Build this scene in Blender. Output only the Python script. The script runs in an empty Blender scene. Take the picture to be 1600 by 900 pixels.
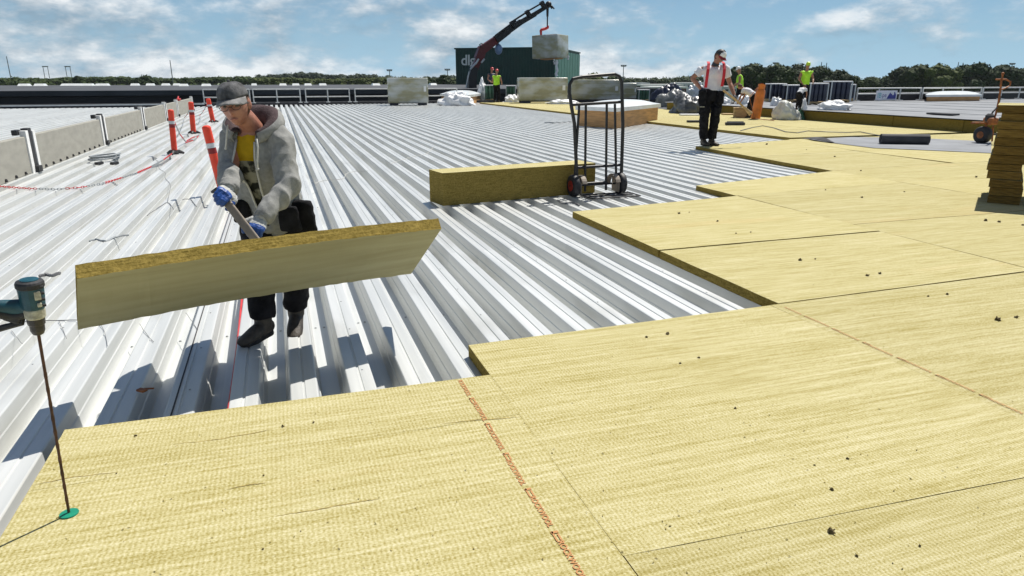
import bpy, bmesh, math, random
from mathutils import Vector, Matrix, Quaternion, noise
random.seed(7)
sc = bpy.context.scene
COL = sc.collection
R = math.radians
# ------------------------------------------------------------------ camera
CAM_H = 1.5
FPX = 1067.0                                   # focal length in pixels of the 1600 wide photo
PITCH = math.atan(326 / FPX)
YAW = R(18.44)                                 # right of the deck ribs (+Y)
cam = bpy.data.cameras.new('camera')
cam.sensor_width = 36.0
cam.lens = FPX / 1600 * 36
cam.clip_start = 0.05
cam.clip_end = 9000
camo = bpy.data.objects.new('camera', cam)
COL.objects.link(camo)
camo.location = (0, 0, CAM_H)
camo.rotation_euler = (math.pi / 2 - PITCH, 0, -YAW)
sc.camera = camo
# ------------------------------------------------------------------ light
SUN_AZ, SUN_EL = R(55), R(58)
HAZE = 0.00007
sv = Vector((math.sin(SUN_AZ) * math.cos(SUN_EL), math.cos(SUN_AZ) * math.cos(SUN_EL), math.sin(SUN_EL)))
sl = bpy.data.lights.new('sun', 'SUN')
sl.energy = 5.0
sl.angle = R(0.53)
sl.color = (1.0, 0.955, 0.88)
so = bpy.data.objects.new('sun', sl)
COL.objects.link(so)
so.rotation_euler = sv.to_track_quat('Z', 'Y').to_euler()
so.location = (20, 20, 60)
w = bpy.data.worlds.new('World')
sc.world = w
w.use_nodes = True
nt = w.node_tree
nt.nodes.clear()
def N(t, kind, **kw):
    n = t.nodes.new(kind)
    for k, v in kw.items():
        if k.startswith('i_'):
            n.inputs[k[2:].replace('_', ' ')].default_value = v
        else:
            setattr(n, k, v)
    return n
def build_sky():
    L = nt.links.new
    out = N(nt, 'ShaderNodeOutputWorld')
    bg = N(nt, 'ShaderNodeBackground')
    bg.inputs['Strength'].default_value = 0.05
    sky = N(nt, 'ShaderNodeTexSky', sky_type='NISHITA', sun_disc=False)
    sky.sun_elevation = SUN_EL
    sky.sun_rotation = SUN_AZ
    sky.altitude = 0
    sky.air_density = 1.0
    sky.dust_density = 0.1
    sky.ozone_density = 3.0
    tint = N(nt, 'ShaderNodeMix', data_type='RGBA', blend_type='MULTIPLY')
    tint.inputs[0].default_value = 1.0
    tint.inputs[7].default_value = (0.47, 0.70, 0.92, 1)
    L(sky.outputs[0], tint.inputs[6])
    # cumulus: noise on the direction, flattened; bright tops and grey-blue bases
    geo = N(nt, 'ShaderNodeTexCoord')
    def nz(loc, scale, detail, rough, st=(1, 1, 2.3), dist=0.0):
        mp = N(nt, 'ShaderNodeMapping'); mp.inputs['Location'].default_value = loc; mp.inputs['Scale'].default_value = st
        L(geo.outputs['Generated'], mp.inputs[0])
        n = N(nt, 'ShaderNodeTexNoise'); n.inputs['Scale'].default_value = scale; n.inputs['Detail'].default_value = detail; n.inputs['Roughness'].default_value = rough; n.inputs['Distortion'].default_value = dist
        L(mp.outputs[0], n.inputs[0]); return n.outputs[0]
    def mt(op, a, b, c=None, cl=False):
        n = N(nt, 'ShaderNodeMath', operation=op); n.use_clamp = cl
        for k, x in enumerate((a, b, c)):
            if x is None: continue
            if isinstance(x, (int, float)): n.inputs[k].default_value = x
            else: L(x, n.inputs[k])
        return n.outputs[0]
    LOC = CLOUD_LOC
    a1 = nz(LOC, 7.0, 9, 0.58)
    a2 = nz((LOC[0], LOC[1], LOC[2] + 0.05), 7.0, 9, 0.58)
    big = nz((LOC[0] * .3 + 1.1, LOC[1], LOC[2]), 1.15, 2, 0.5, (1, 1, 2))
    dens = mt('MULTIPLY_ADD', big, 0.75, a1)
    cov = N(nt, 'ShaderNodeMapRange'); cov.interpolation_type = 'SMOOTHSTEP'
    cov.inputs[1].default_value = 0.80; cov.inputs[2].default_value = 1.06
    L(dens, cov.inputs[0])
    lit = mt('MULTIPLY_ADD', mt('SUBTRACT', a1, a2), 3.2, 0.42, True)
    ccol = N(nt, 'ShaderNodeValToRGB')
    ccol.color_ramp.elements[0].position = 0.15; ccol.color_ramp.elements[0].color = (4.3, 5.7, 7.0, 1)
    ccol.color_ramp.elements[1].position = 0.85; ccol.color_ramp.elements[1].color = (14.5, 14.9, 15.1, 1)
    L(lit, ccol.inputs[0])
    # pale blue air towards the horizon, the same all round
    spz = N(nt, 'ShaderNodeSeparateXYZ'); L(geo.outputs['Generated'], spz.inputs[0])
    air = mt('POWER', 2.718, mt('MULTIPLY', mt('MAXIMUM', spz.outputs[2], 0.0), -6.5))
    clear = N(nt, 'ShaderNodeMix', data_type='RGBA'); clear.inputs[7].default_value = (6.5, 10.0, 12.8, 1)
    L(mt('MULTIPLY', air, 0.94), clear.inputs[0]); L(tint.outputs[2], clear.inputs[6])
    mix = N(nt, 'ShaderNodeMix', data_type='RGBA')
    L(mt('MULTIPLY', cov.outputs[0], 0.92), mix.inputs[0]); L(clear.outputs[2], mix.inputs[6]); L(ccol.outputs[0], mix.inputs[7])
    L(mix.outputs[2], bg.inputs[0]); L(bg.outputs[0], out.inputs[0])
CLOUD_LOC = (1.3, 0.4, 0.2)
build_sky()
sc.view_settings.view_transform = 'Standard'
sc.view_settings.look = 'None'
sc.view_settings.exposure = 0.34
sc.view_settings.gamma = 1.0
# ------------------------------------------------------------------ measuring: photo point -> place in the world
def ray(px, py):
    u = (px - 800) / FPX; v = -(py - 450) / FPX
    Y = math.cos(PITCH) + v * math.sin(PITCH); Z = -math.sin(PITCH) + v * math.cos(PITCH)
    c, s = math.cos(YAW), math.sin(YAW)
    return Vector((u * c + Y * s, -u * s + Y * c, Z))
def at(px, py, z=0.0):
    r = ray(px, py); t = (z - CAM_H) / r.z
    return Vector((r.x * t, r.y * t, z))
def atY(px, py, Y):
    r = ray(px, py); t = Y / r.y
    return Vector((r.x * t, Y, CAM_H + r.z * t))
def pxm(p):
    """pixels of the photo per metre at point p"""
    d = Vector(p) - Vector((0, 0, CAM_H))
    f = Vector((math.sin(YAW) * math.cos(PITCH), math.cos(YAW) * math.cos(PITCH), -math.sin(PITCH)))
    return FPX / d.dot(f)
VIEW = Vector((math.sin(YAW), math.cos(YAW), 0)); SIDE = Vector((math.cos(YAW), -math.sin(YAW), 0))
# ------------------------------------------------------------------ materials
MATS = {}
def pmat(name, col, rough=0.6, var=0.18, scale=6.0, metal=0.0, bump=0.0, bscale=60.0, detail=4.0, spec=0.5, stretch=(1, 1, 1), col2=None, coat=0.0, objvar=0.0, lo=0.35, hi=0.65):
    if name in MATS: return MATS[name]
    m = bpy.data.materials.new(name); m.use_nodes = True
    t = m.node_tree; L = t.links.new
    b = t.nodes['Principled BSDF']
    b.inputs['Roughness'].default_value = rough
    b.inputs['Metallic'].default_value = metal
    b.inputs['Specular IOR Level'].default_value = spec
    if coat: b.inputs['Coat Weight'].default_value = coat
    tc = N(t, 'ShaderNodeTexCoord'); mp = N(t, 'ShaderNodeMapping'); mp.inputs['Scale'].default_value = stretch
    L(tc.outputs['Object'], mp.inputs[0])
    n = N(t, 'ShaderNodeTexNoise'); n.inputs['Scale'].default_value = scale; n.inputs['Detail'].default_value = detail
    L(mp.outputs[0], n.inputs[0])
    cr = N(t, 'ShaderNodeValToRGB')
    a = col2 if col2 else tuple(c * (1 - var) for c in col)
    c2 = col if col2 else tuple(min(1, c * (1 + var)) for c in col)
    cr.color_ramp.elements[0].position = lo; cr.color_ramp.elements[0].color = (*a, 1)
    cr.color_ramp.elements[1].position = hi; cr.color_ramp.elements[1].color = (*c2, 1)
    L(n.outputs[0], cr.inputs[0])
    src = cr.outputs[0]
    if objvar:
        oi = N(t, 'ShaderNodeObjectInfo'); mr = N(t, 'ShaderNodeMapRange')
        mr.inputs[3].default_value = 1 - objvar; mr.inputs[4].default_value = 1 + objvar
        L(oi.outputs['Random'], mr.inputs[0])
        mm = N(t, 'ShaderNodeMix', data_type='RGBA', blend_type='MULTIPLY'); mm.inputs[0].default_value = 1
        L(src, mm.inputs[6]); L(mr.outputs[0], mm.inputs[7]); src = mm.outputs[2]
    L(src, b.inputs['Base Color'])
    if bump:
        n2 = N(t, 'ShaderNodeTexNoise'); n2.inputs['Scale'].default_value = bscale; n2.inputs['Detail'].default_value = 5
        L(mp.outputs[0], n2.inputs[0])
        bp = N(t, 'ShaderNodeBump'); bp.inputs['Strength'].default_value = bump; bp.inputs['Distance'].default_value = 0.02
        L(n2.outputs[0], bp.inputs['Height']); L(bp.outputs[0], b.inputs['Normal'])
    MATS[name] = m
    return m

def wool_face():
    """fleece face of the mineral wool: stitched weave over streaky yellow wool (grain only)"""
    m = bpy.data.materials.new('wool_fleece'); m.use_nodes = True
    t = m.node_tree; L = t.links.new; b = t.nodes['Principled BSDF']
    b.inputs['Roughness'].default_value = 0.95; b.inputs['Specular IOR Level'].default_value = 0.1
    tc = N(t, 'ShaderNodeTexCoord')
    oi = N(t, 'ShaderNodeObjectInfo')
    sh = N(t, 'ShaderNodeVectorMath', operation='MULTIPLY_ADD'); sh.inputs[1].default_value = (37, 53, 11)
    cmbr = N(t, 'ShaderNodeCombineXYZ')
    for i in range(3): L(oi.outputs['Random'], cmbr.inputs[i])
    L(cmbr.outputs[0], sh.inputs[0]); L(tc.outputs['Object'], sh.inputs[2])
    def noise_(scale, detail, st, rough=0.6):
        mp = N(t, 'ShaderNodeMapping'); mp.inputs['Scale'].default_value = st
        mp.inputs['Rotation'].default_value = (0, 0, 0.03)
        L(sh.outputs[0], mp.inputs[0])
        n = N(t, 'ShaderNodeTexNoise'); n.inputs['Scale'].default_value = scale; n.inputs['Detail'].default_value = detail; n.inputs['Roughness'].default_value = rough
        L(mp.outputs[0], n.inputs[0]); return n.outputs[0]
    def math_(op, a, bb, c=None):
        n = N(t, 'ShaderNodeMath', operation=op)
        for i, x in enumerate((a, bb, c)):
            if x is None: continue
            if isinstance(x, (int, float)): n.inputs[i].default_value = x
            else: L(x, n.inputs[i])
        return n.outputs[0]
    sep = N(t, 'ShaderNodeSeparateXYZ'); L(sh.outputs[0], sep.inputs[0])
    wob = noise_(3.0, 2, (1, 1, 1))
    wob2 = noise_(18.0, 2, (1, 1, 1))
    # rows along X of short slanting stitches
    yy = math_('ADD', sep.outputs[1], math_('MULTIPLY', wob, 0.05))
    yy = math_('ADD', yy, math_('MULTIPLY', wob2, 0.012))
    zig = math_('PINGPONG', yy, 0.016)
    ph = math_('ADD', math_('DIVIDE', sep.outputs[0], 0.0165), math_('DIVIDE', zig, 0.062))
    ph = math_('ADD', ph, math_('MULTIPLY', wob2, 0.7))
    s1 = math_('SINE', math_('MULTIPLY', ph, 6.2832), 0)
    s2 = math_('SINE', math_('MULTIPLY', math_('DIVIDE', yy, 0.032), 6.2832), 0)
    st = math_('ADD', math_('MULTIPLY', math_('MULTIPLY', s1, math_('ADD', noise_(5.0, 3, (1, 2.2, 1)), 0.25)), 0.40), math_('MULTIPLY', s2, 0.08))
    stk = noise_(1.0, 5, (2.2, 46, 1), 0.7)
    stk2 = noise_(1.0, 3, (0.5, 7, 1))
    fine = noise_(130.0, 4, (1, 1.5, 1), 0.7)
    v = math_('ADD', math_('MULTIPLY', st, 0.44), math_('MULTIPLY', math_('SUBTRACT', stk, 0.5), 1.65))
    v = math_('ADD', v, math_('MULTIPLY', math_('SUBTRACT', stk2, 0.5), 0.4))
    v = math_('ADD', v, math_('MULTIPLY', math_('SUBTRACT', fine, 0.5), 2.4))
    v = math_('ADD', v, 0.5)
    cr = N(t, 'ShaderNodeValToRGB'); e = cr.color_ramp.elements
    e[0].position = 0.0; e[0].color = (0.275, 0.225, 0.065, 1)
    e[1].position = 1.0; e[1].color = (0.56, 0.516, 0.325, 1)
    k = e.new(0.55); k.color = (0.447, 0.397, 0.196, 1)
    L(v, cr.inputs[0])
    # faint rusty, dusty traffic stains
    sn = noise_(1.0, 4, (0.25, 1.3, 1)); mr = N(t, 'ShaderNodeMapRange'); mr.inputs[1].default_value = 0.60; mr.inputs[2].default_value = 0.74; mr.inputs[4].default_value = 0.45
    L(sn, mr.inputs[0])
    mx = N(t, 'ShaderNodeMix', data_type='RGBA'); mx.inputs[7].default_value = (0.48, 0.355, 0.16, 1)
    L(mr.outputs[0], mx.inputs[0]); L(cr.outputs[0], mx.inputs[6])
    mrv = N(t, 'ShaderNodeMapRange'); mrv.inputs[3].default_value = 0.94; mrv.inputs[4].default_value = 1.05
    L(oi.outputs['Random'], mrv.inputs[0])
    mm = N(t, 'ShaderNodeMix', data_type='RGBA', blend_type='MULTIPLY'); mm.inputs[0].default_value = 1
    L(mx.outputs[2], mm.inputs[6]); L(mrv.outputs[0], mm.inputs[7])
    L(mm.outputs[2], b.inputs['Base Color'])
    bp = N(t, 'ShaderNodeBump'); bp.inputs['Strength'].default_value = 0.25; bp.inputs['Distance'].default_value = 0.006
    L(v, bp.inputs['Height']); L(bp.outputs[0], b.inputs['Normal'])
    return m
def wool_edge():
    """cut edge of the wool: coarse darker fibres in layers"""
    m = bpy.data.materials.new('wool_cut_edge'); m.use_nodes = True
    t = m.node_tree; L = t.links.new; b = t.nodes['Principled BSDF']
    b.inputs['Roughness'].default_value = 1.0; b.inputs['Specular IOR Level'].default_value = 0.05
    tc = N(t, 'ShaderNodeTexCoord')
    def noise_(st, detail=5):
        mp = N(t, 'ShaderNodeMapping'); mp.inputs['Scale'].default_value = st
        L(tc.outputs['Object'], mp.inputs[0])
        n = N(t, 'ShaderNodeTexNoise'); n.inputs['Scale'].default_value = 1.0; n.inputs['Detail'].default_value = detail; n.inputs['Roughness'].default_value = 0.7
        L(mp.outputs[0], n.inputs[0]); return n.outputs[0]
    a = noise_((9, 9, 130)); c = noise_((70, 70, 60))
    ad = N(t, 'ShaderNodeMath', operation='ADD'); L(a, ad.inputs[0]); L(c, ad.inputs[1])
    hf = N(t, 'ShaderNodeMath', operation='MULTIPLY'); hf.inputs[1].default_value = 0.5; L(ad.outputs[0], hf.inputs[0])
    cr = N(t, 'ShaderNodeValToRGB'); e = cr.color_ramp.elements
    e[0].position = 0.36; e[0].color = (0.115, 0.083, 0.018, 1)
    e[1].position = 0.66; e[1].color = (0.39, 0.29, 0.082, 1)
    L(hf.outputs[0], cr.inputs[0]); L(cr.outputs[0], b.inputs['Base Color'])
    bp = N(t, 'ShaderNodeBump'); bp.inputs['Strength'].default_value = 0.8; bp.inputs['Distance'].default_value = 0.01
    L(hf.outputs[0], bp.inputs['Height']); L(bp.outputs[0], b.inputs['Normal'])
    return m
M_WOOL = wool_face(); M_EDGE = wool_edge()
def deck_mat():
    m = bpy.data.materials.new('deck_coated_steel'); m.use_nodes = True
    t = m.node_tree; L = t.links.new; b = t.nodes['Principled BSDF']
    b.inputs['Metallic'].default_value = 0.25; b.inputs['Roughness'].default_value = 0.36
    tc = N(t, 'ShaderNodeTexCoord')
    def nz(st, sc_, d=4):
        mp = N(t, 'ShaderNodeMapping'); mp.inputs['Scale'].default_value = st; L(tc.outputs['Object'], mp.inputs[0])
        n = N(t, 'ShaderNodeTexNoise'); n.inputs['Scale'].default_value = sc_; n.inputs['Detail'].default_value = d; L(mp.outputs[0], n.inputs[0]); return n.outputs[0]
    a = nz((14, 0.5, 14), 1.0); bb = nz((1, 1, 1), 45.0, 6); d = nz((1, 0.25, 1), 3.0, 5)
    cr = N(t, 'ShaderNodeValToRGB'); e = cr.color_ramp.elements
    e[0].position = 0.3; e[0].color = (0.52, 0.535, 0.525, 1); e[1].position = 0.72; e[1].color = (0.66, 0.67, 0.655, 1)
    L(a, cr.inputs[0])
    # dust and scuffs
    mr = N(t, 'ShaderNodeMapRange'); mr.inputs[1].default_value = 0.56; mr.inputs[2].default_value = 0.76; mr.inputs[4].default_value = 0.6
    L(d, mr.inputs[0])
    mx = N(t, 'ShaderNodeMix', data_type='RGBA'); mx.inputs[7].default_value = (0.34, 0.335, 0.295, 1)
    L(mr.outputs[0], mx.inputs[0]); L(cr.outputs[0], mx.inputs[6])
    sp = N(t, 'ShaderNodeMapRange'); sp.inputs[1].default_value = 0.72; sp.inputs[2].default_value = 0.80; sp.inputs[4].default_value = 0.5
    L(bb, sp.inputs[0])
    mx2 = N(t, 'ShaderNodeMix', data_type='RGBA'); mx2.inputs[7].default_value = (0.25, 0.24, 0.2, 1)
    L(sp.outputs[0], mx2.inputs[0]); L(mx.outputs[2], mx2.inputs[6])
    oi = N(t, 'ShaderNodeObjectInfo'); mv = N(t, 'ShaderNodeMapRange'); mv.inputs[3].default_value = 0.95; mv.inputs[4].default_value = 1.04
    L(oi.outputs['Random'], mv.inputs[0])
    mm = N(t, 'ShaderNodeMix', data_type='RGBA', blend_type='MULTIPLY'); mm.inputs[0].default_value = 1
    L(mx2.outputs[2], mm.inputs[6]); L(mv.outputs[0], mm.inputs[7])
    L(mm.outputs[2], b.inputs['Base Color'])
    rr = N(t, 'ShaderNodeMapRange'); rr.inputs[3].default_value = 0.28; rr.inputs[4].default_value = 0.5
    L(a, rr.inputs[0]); L(rr.outputs[0], b.inputs['Roughness'])
    bp = N(t, 'ShaderNodeBump'); bp.inputs['Strength'].default_value = 0.06; bp.inputs['Distance'].default_value = 0.01
    L(d, bp.inputs['Height']); L(bp.outputs[0], b.inputs['Normal'])
    return m
M_DECK = deck_mat()
M = dict(
    concrete=pmat('panel_concrete', (0.30, 0.29, 0.25), 0.85, 0.08, 3.0, bump=0.2, stretch=(1, 1, 3)),
    white=pmat('white_paint', (0.78, 0.78, 0.76), 0.5, 0.06, 8.0),
    black=pmat('black_rubber', (0.018, 0.018, 0.02), 0.6, 0.3, 20.0, bump=0.1),
    blackm=pmat('black_steel', (0.012, 0.012, 0.014), 0.5, 0.35, 30.0, bump=0.05),
    clad=pmat('black_cladding', (0.010, 0.011, 0.016), 0.55, 0.3, 0.8, stretch=(1, 1, 6)),
    felt=pmat('grey_felt', (0.20, 0.21, 0.225), 0.85, 0.16, 1.2, bump=0.15, bscale=80),
    feltd=pmat('dark_felt', (0.045, 0.045, 0.05), 0.8, 0.3, 3.0, bump=0.2),
    roofg=pmat('far_roof_felt', (0.055, 0.06, 0.068), 0.9, 0.25, 0.3),
    wood=pmat('plywood', (0.50, 0.27, 0.10), 0.6, 0.2, 2.0, stretch=(1, 1, 9), bump=0.05),
    pine=pmat('pine_batten', (0.45, 0.31, 0.15), 0.7, 0.2, 5.0, stretch=(1, 1, 5)),
    dome=pmat('opal_dome', (0.72, 0.74, 0.72), 0.25, 0.06, 3.0, spec=0.6),
    alu=pmat('pale_metal', (0.50, 0.53, 0.54), 0.4, 0.1, 6.0, metal=0.4),
    galv=pmat('galvanised_rail', (0.55, 0.56, 0.55), 0.5, 0.1, 6.0, metal=0.2),
    film=pmat('stretch_film', (0.52, 0.535, 0.50), 0.24, 0.1, .9, col2=(0.33, 0.315, 0.19), bump=0.35, bscale=7, stretch=(1, 1, 2.2), spec=0.6, lo=0.4, hi=0.62),
    plastic=pmat('white_plastic_sheet', (0.80, 0.80, 0.80), 0.35, 0.06, 5.0, bump=0.3, bscale=9),
    tarp=pmat('grey_plastic_sheet', (0.10, 0.105, 0.11), 0.4, 0.3, 3.0, bump=0.5, bscale=6),
    orange=pmat('barrier_orange', (0.80, 0.055, 0.02), 0.45, 0.1, 6.0),
    darkred=pmat('barrier_dark_red', (0.24, 0.012, 0.012), 0.4, 0.15, 6.0),
    reflect=pmat('barrier_reflector', (0.62, 0.63, 0.63), 0.3, 0.1, 40.0),
    red=pmat('red_plastic', (0.58, 0.03, 0.03), 0.45, 0.15, 9.0),
    gas=pmat('gas_orange', (0.62, 0.17, 0.015), 0.4, 0.2, 4.0, bump=0.05),
    rust=pmat('rusty_orange_steel', (0.30, 0.095, 0.022), 0.6, 0.4, 12.0, bump=0.2),
    green=pmat('green_cladding', (0.006, 0.042, 0.032), 0.55, 0.15, 1.0),
    greenr=pmat('green_roll_film', (0.035, 0.12, 0.07), 0.35, 0.3, 3.0, bump=0.4, bscale=8),
    navy=pmat('navy_roll_film', (0.025, 0.032, 0.06), 0.35, 0.4, 4.0, bump=0.4, bscale=9),
    vest=pmat('hi_vis_yellow', (0.42, 0.80, 0.03), 0.7, 0.1, 9.0),
    hivy=pmat('hi_vis_helmet', (0.55, 0.75, 0.04), 0.35, 0.05, 9.0),
    helmr=pmat('red_helmet', (0.60, 0.06, 0.06), 0.35, 0.05, 9.0),
    skin=pmat('skin', (0.42, 0.195, 0.135), 0.48, 0.12, 34.0, bump=0.12, bscale=160, col2=(0.33, 0.135, 0.09)),
    tskin=pmat('tanned_skin', (0.33, 0.155, 0.095), 0.5, 0.12, 14.0),
    lips=pmat('lips', (0.36, 0.14, 0.11), 0.5, 0.1, 20.0),
    eye=pmat('eye', (0.10, 0.085, 0.08), 0.2, 0.1, 50.0),
    hair=pmat('short_reddish_hair', (0.10, 0.045, 0.02), 0.7, 0.35, 60.0, bump=0.3, bscale=150),
    capm=pmat('washed_black_cotton', (0.13, 0.13, 0.135), 0.9, 0.1, 26.0, col2=(0.028, 0.028, 0.03), bump=0.25, bscale=140, stretch=(1, 1, 0.5)),
    capv=pmat('faded_visor', (0.24, 0.235, 0.23), 0.85, 0.1, 30.0, col2=(0.10, 0.10, 0.10), bump=0.2, bscale=140),
    hood=pmat('grey_marl_fleece', (0.31, 0.31, 0.295), 0.95, 0.08, 40.0, col2=(0.245, 0.245, 0.235), bump=0.3, bscale=220, spec=0.1),
    hoodin=pmat('brown_hood_lining', (0.085, 0.062, 0.064), 0.95, 0.2, 30.0, bump=0.3, bscale=120, spec=0.1),
    cord=pmat('cream_cord', (0.55, 0.54, 0.50), 0.8, 0.08, 60.0),
    tee_y=pmat('mustard_cotton', (0.48, 0.30, 0.015), 0.9, 0.12, 30.0, spec=0.1),
    tee_p=pmat('printed_cotton', (0.30, 0.29, 0.22), 0.9, 0.1, 16.0, col2=(0.03, 0.032, 0.025), spec=0.1, lo=0.44, hi=0.56),
    pants=pmat('black_work_cotton', (0.012, 0.012, 0.014), 0.9, 0.4, 12.0, bump=0.3, bscale=70, spec=0.15),
    boot=pmat('dark_brown_leather', (0.045, 0.036, 0.026), 0.6, 0.4, 25.0, bump=0.25, bscale=90),
    sole=pmat('boot_sole', (0.02, 0.019, 0.018), 0.8, 0.3, 25.0),
    blue=pmat('blue_glove_rubber', (0.010, 0.062, 0.27), 0.45, 0.25, 35.0, bump=0.2, bscale=90),
    gwhite=pmat('grey_glove_knit', (0.42, 0.42, 0.40), 0.9, 0.2, 60.0, bump=0.3, bscale=200),
    gdark=pmat('dark_glove', (0.03, 0.035, 0.045), 0.7, 0.3, 40.0),
    wtee=pmat('white_cotton', (0.70, 0.70, 0.72), 0.9, 0.04, 20.0, bump=0.1, bscale=60, spec=0.1),
    brace=pmat('red_webbing', (0.50, 0.02, 0.035), 0.8, 0.1, 40.0),
    saw=pmat('worn_grey_wood', (0.24, 0.20, 0.16), 0.7, 0.25, 10.0, stretch=(1, 1, 0.2)),
    teal=pmat('teal_tool_plastic', (0.008, 0.062, 0.085), 0.4, 0.2, 30.0, bump=0.1),
    steel=pmat('tool_steel', (0.20, 0.15, 0.10), 0.35, 0.3, 60.0, metal=0.8),
    chuck=pmat('chuck_black', (0.035, 0.03, 0.026), 0.4, 0.3, 60.0),
    tlabel=pmat('tool_label', (0.42, 0.40, 0.30), 0.5, 0.3, 80.0),
    washer=pmat('green_washer', (0.008, 0.22, 0.13), 0.4, 0.1, 20.0),
    rustd=pmat('rusty_bit', (0.085, 0.042, 0.026), 0.5, 0.35, 40.0, metal=0.5),
    hose=pmat('grey_hose', (0.30, 0.32, 0.33), 0.5, 0.15, 20.0),
    wire=pmat('grey_wire', (0.16, 0.16, 0.16), 0.5, 0.2, 20.0),
    ink=pmat('red_print_ink', (0.42, 0.18, 0.07), 0.9, 0.25, 260.0, col2=(0.46, 0.31, 0.12), lo=.34, hi=.54),
    scuff=pmat('wool_crumb', (0.10, 0.075, 0.03), 1.0, 0.5, 60.0),
    glass=pmat('dark_glass', (0.03, 0.04, 0.05), 0.08, 0.2, 3.0),
    maroon=pmat('maroon_paint', (0.10, 0.012, 0.02), 0.5, 0.2, 3.0),
    ground=pmat('far_ground', (0.10, 0.13, 0.05), 0.95, 0.35, 0.01),
    bark=pmat('bark', (0.06, 0.05, 0.035), 0.9, 0.3, 3.0),
    banner=pmat('banner_white', (0.74, 0.75, 0.80), 0.6, 0.05, 6.0),
    inkb=pmat('banner_blue', (0.05, 0.06, 0.28), 0.6, 0.1, 6.0),
    inkt=pmat('banner_teal', (0.08, 0.42, 0.50), 0.6, 0.1, 6.0),
    sign=pmat('sign_grey', (0.56, 0.60, 0.58), 0.5, 0.05, 3.0),
    boomred=pmat('crane_red', (0.11, 0.008, 0.010), 0.45, 0.2, 3.0),
    mast=pmat('mast_grey', (0.16, 0.18, 0.19), 0.6, 0.1, 2.0),
    cyan=pmat('ceramic_blue', (0.16, 0.25, 0.42), 0.4, 0.1, 3.0),
    lightgreen=pmat('green_side_cladding', (0.055, 0.16, 0.125), 0.5, 0.12, 1.0),
)
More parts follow.
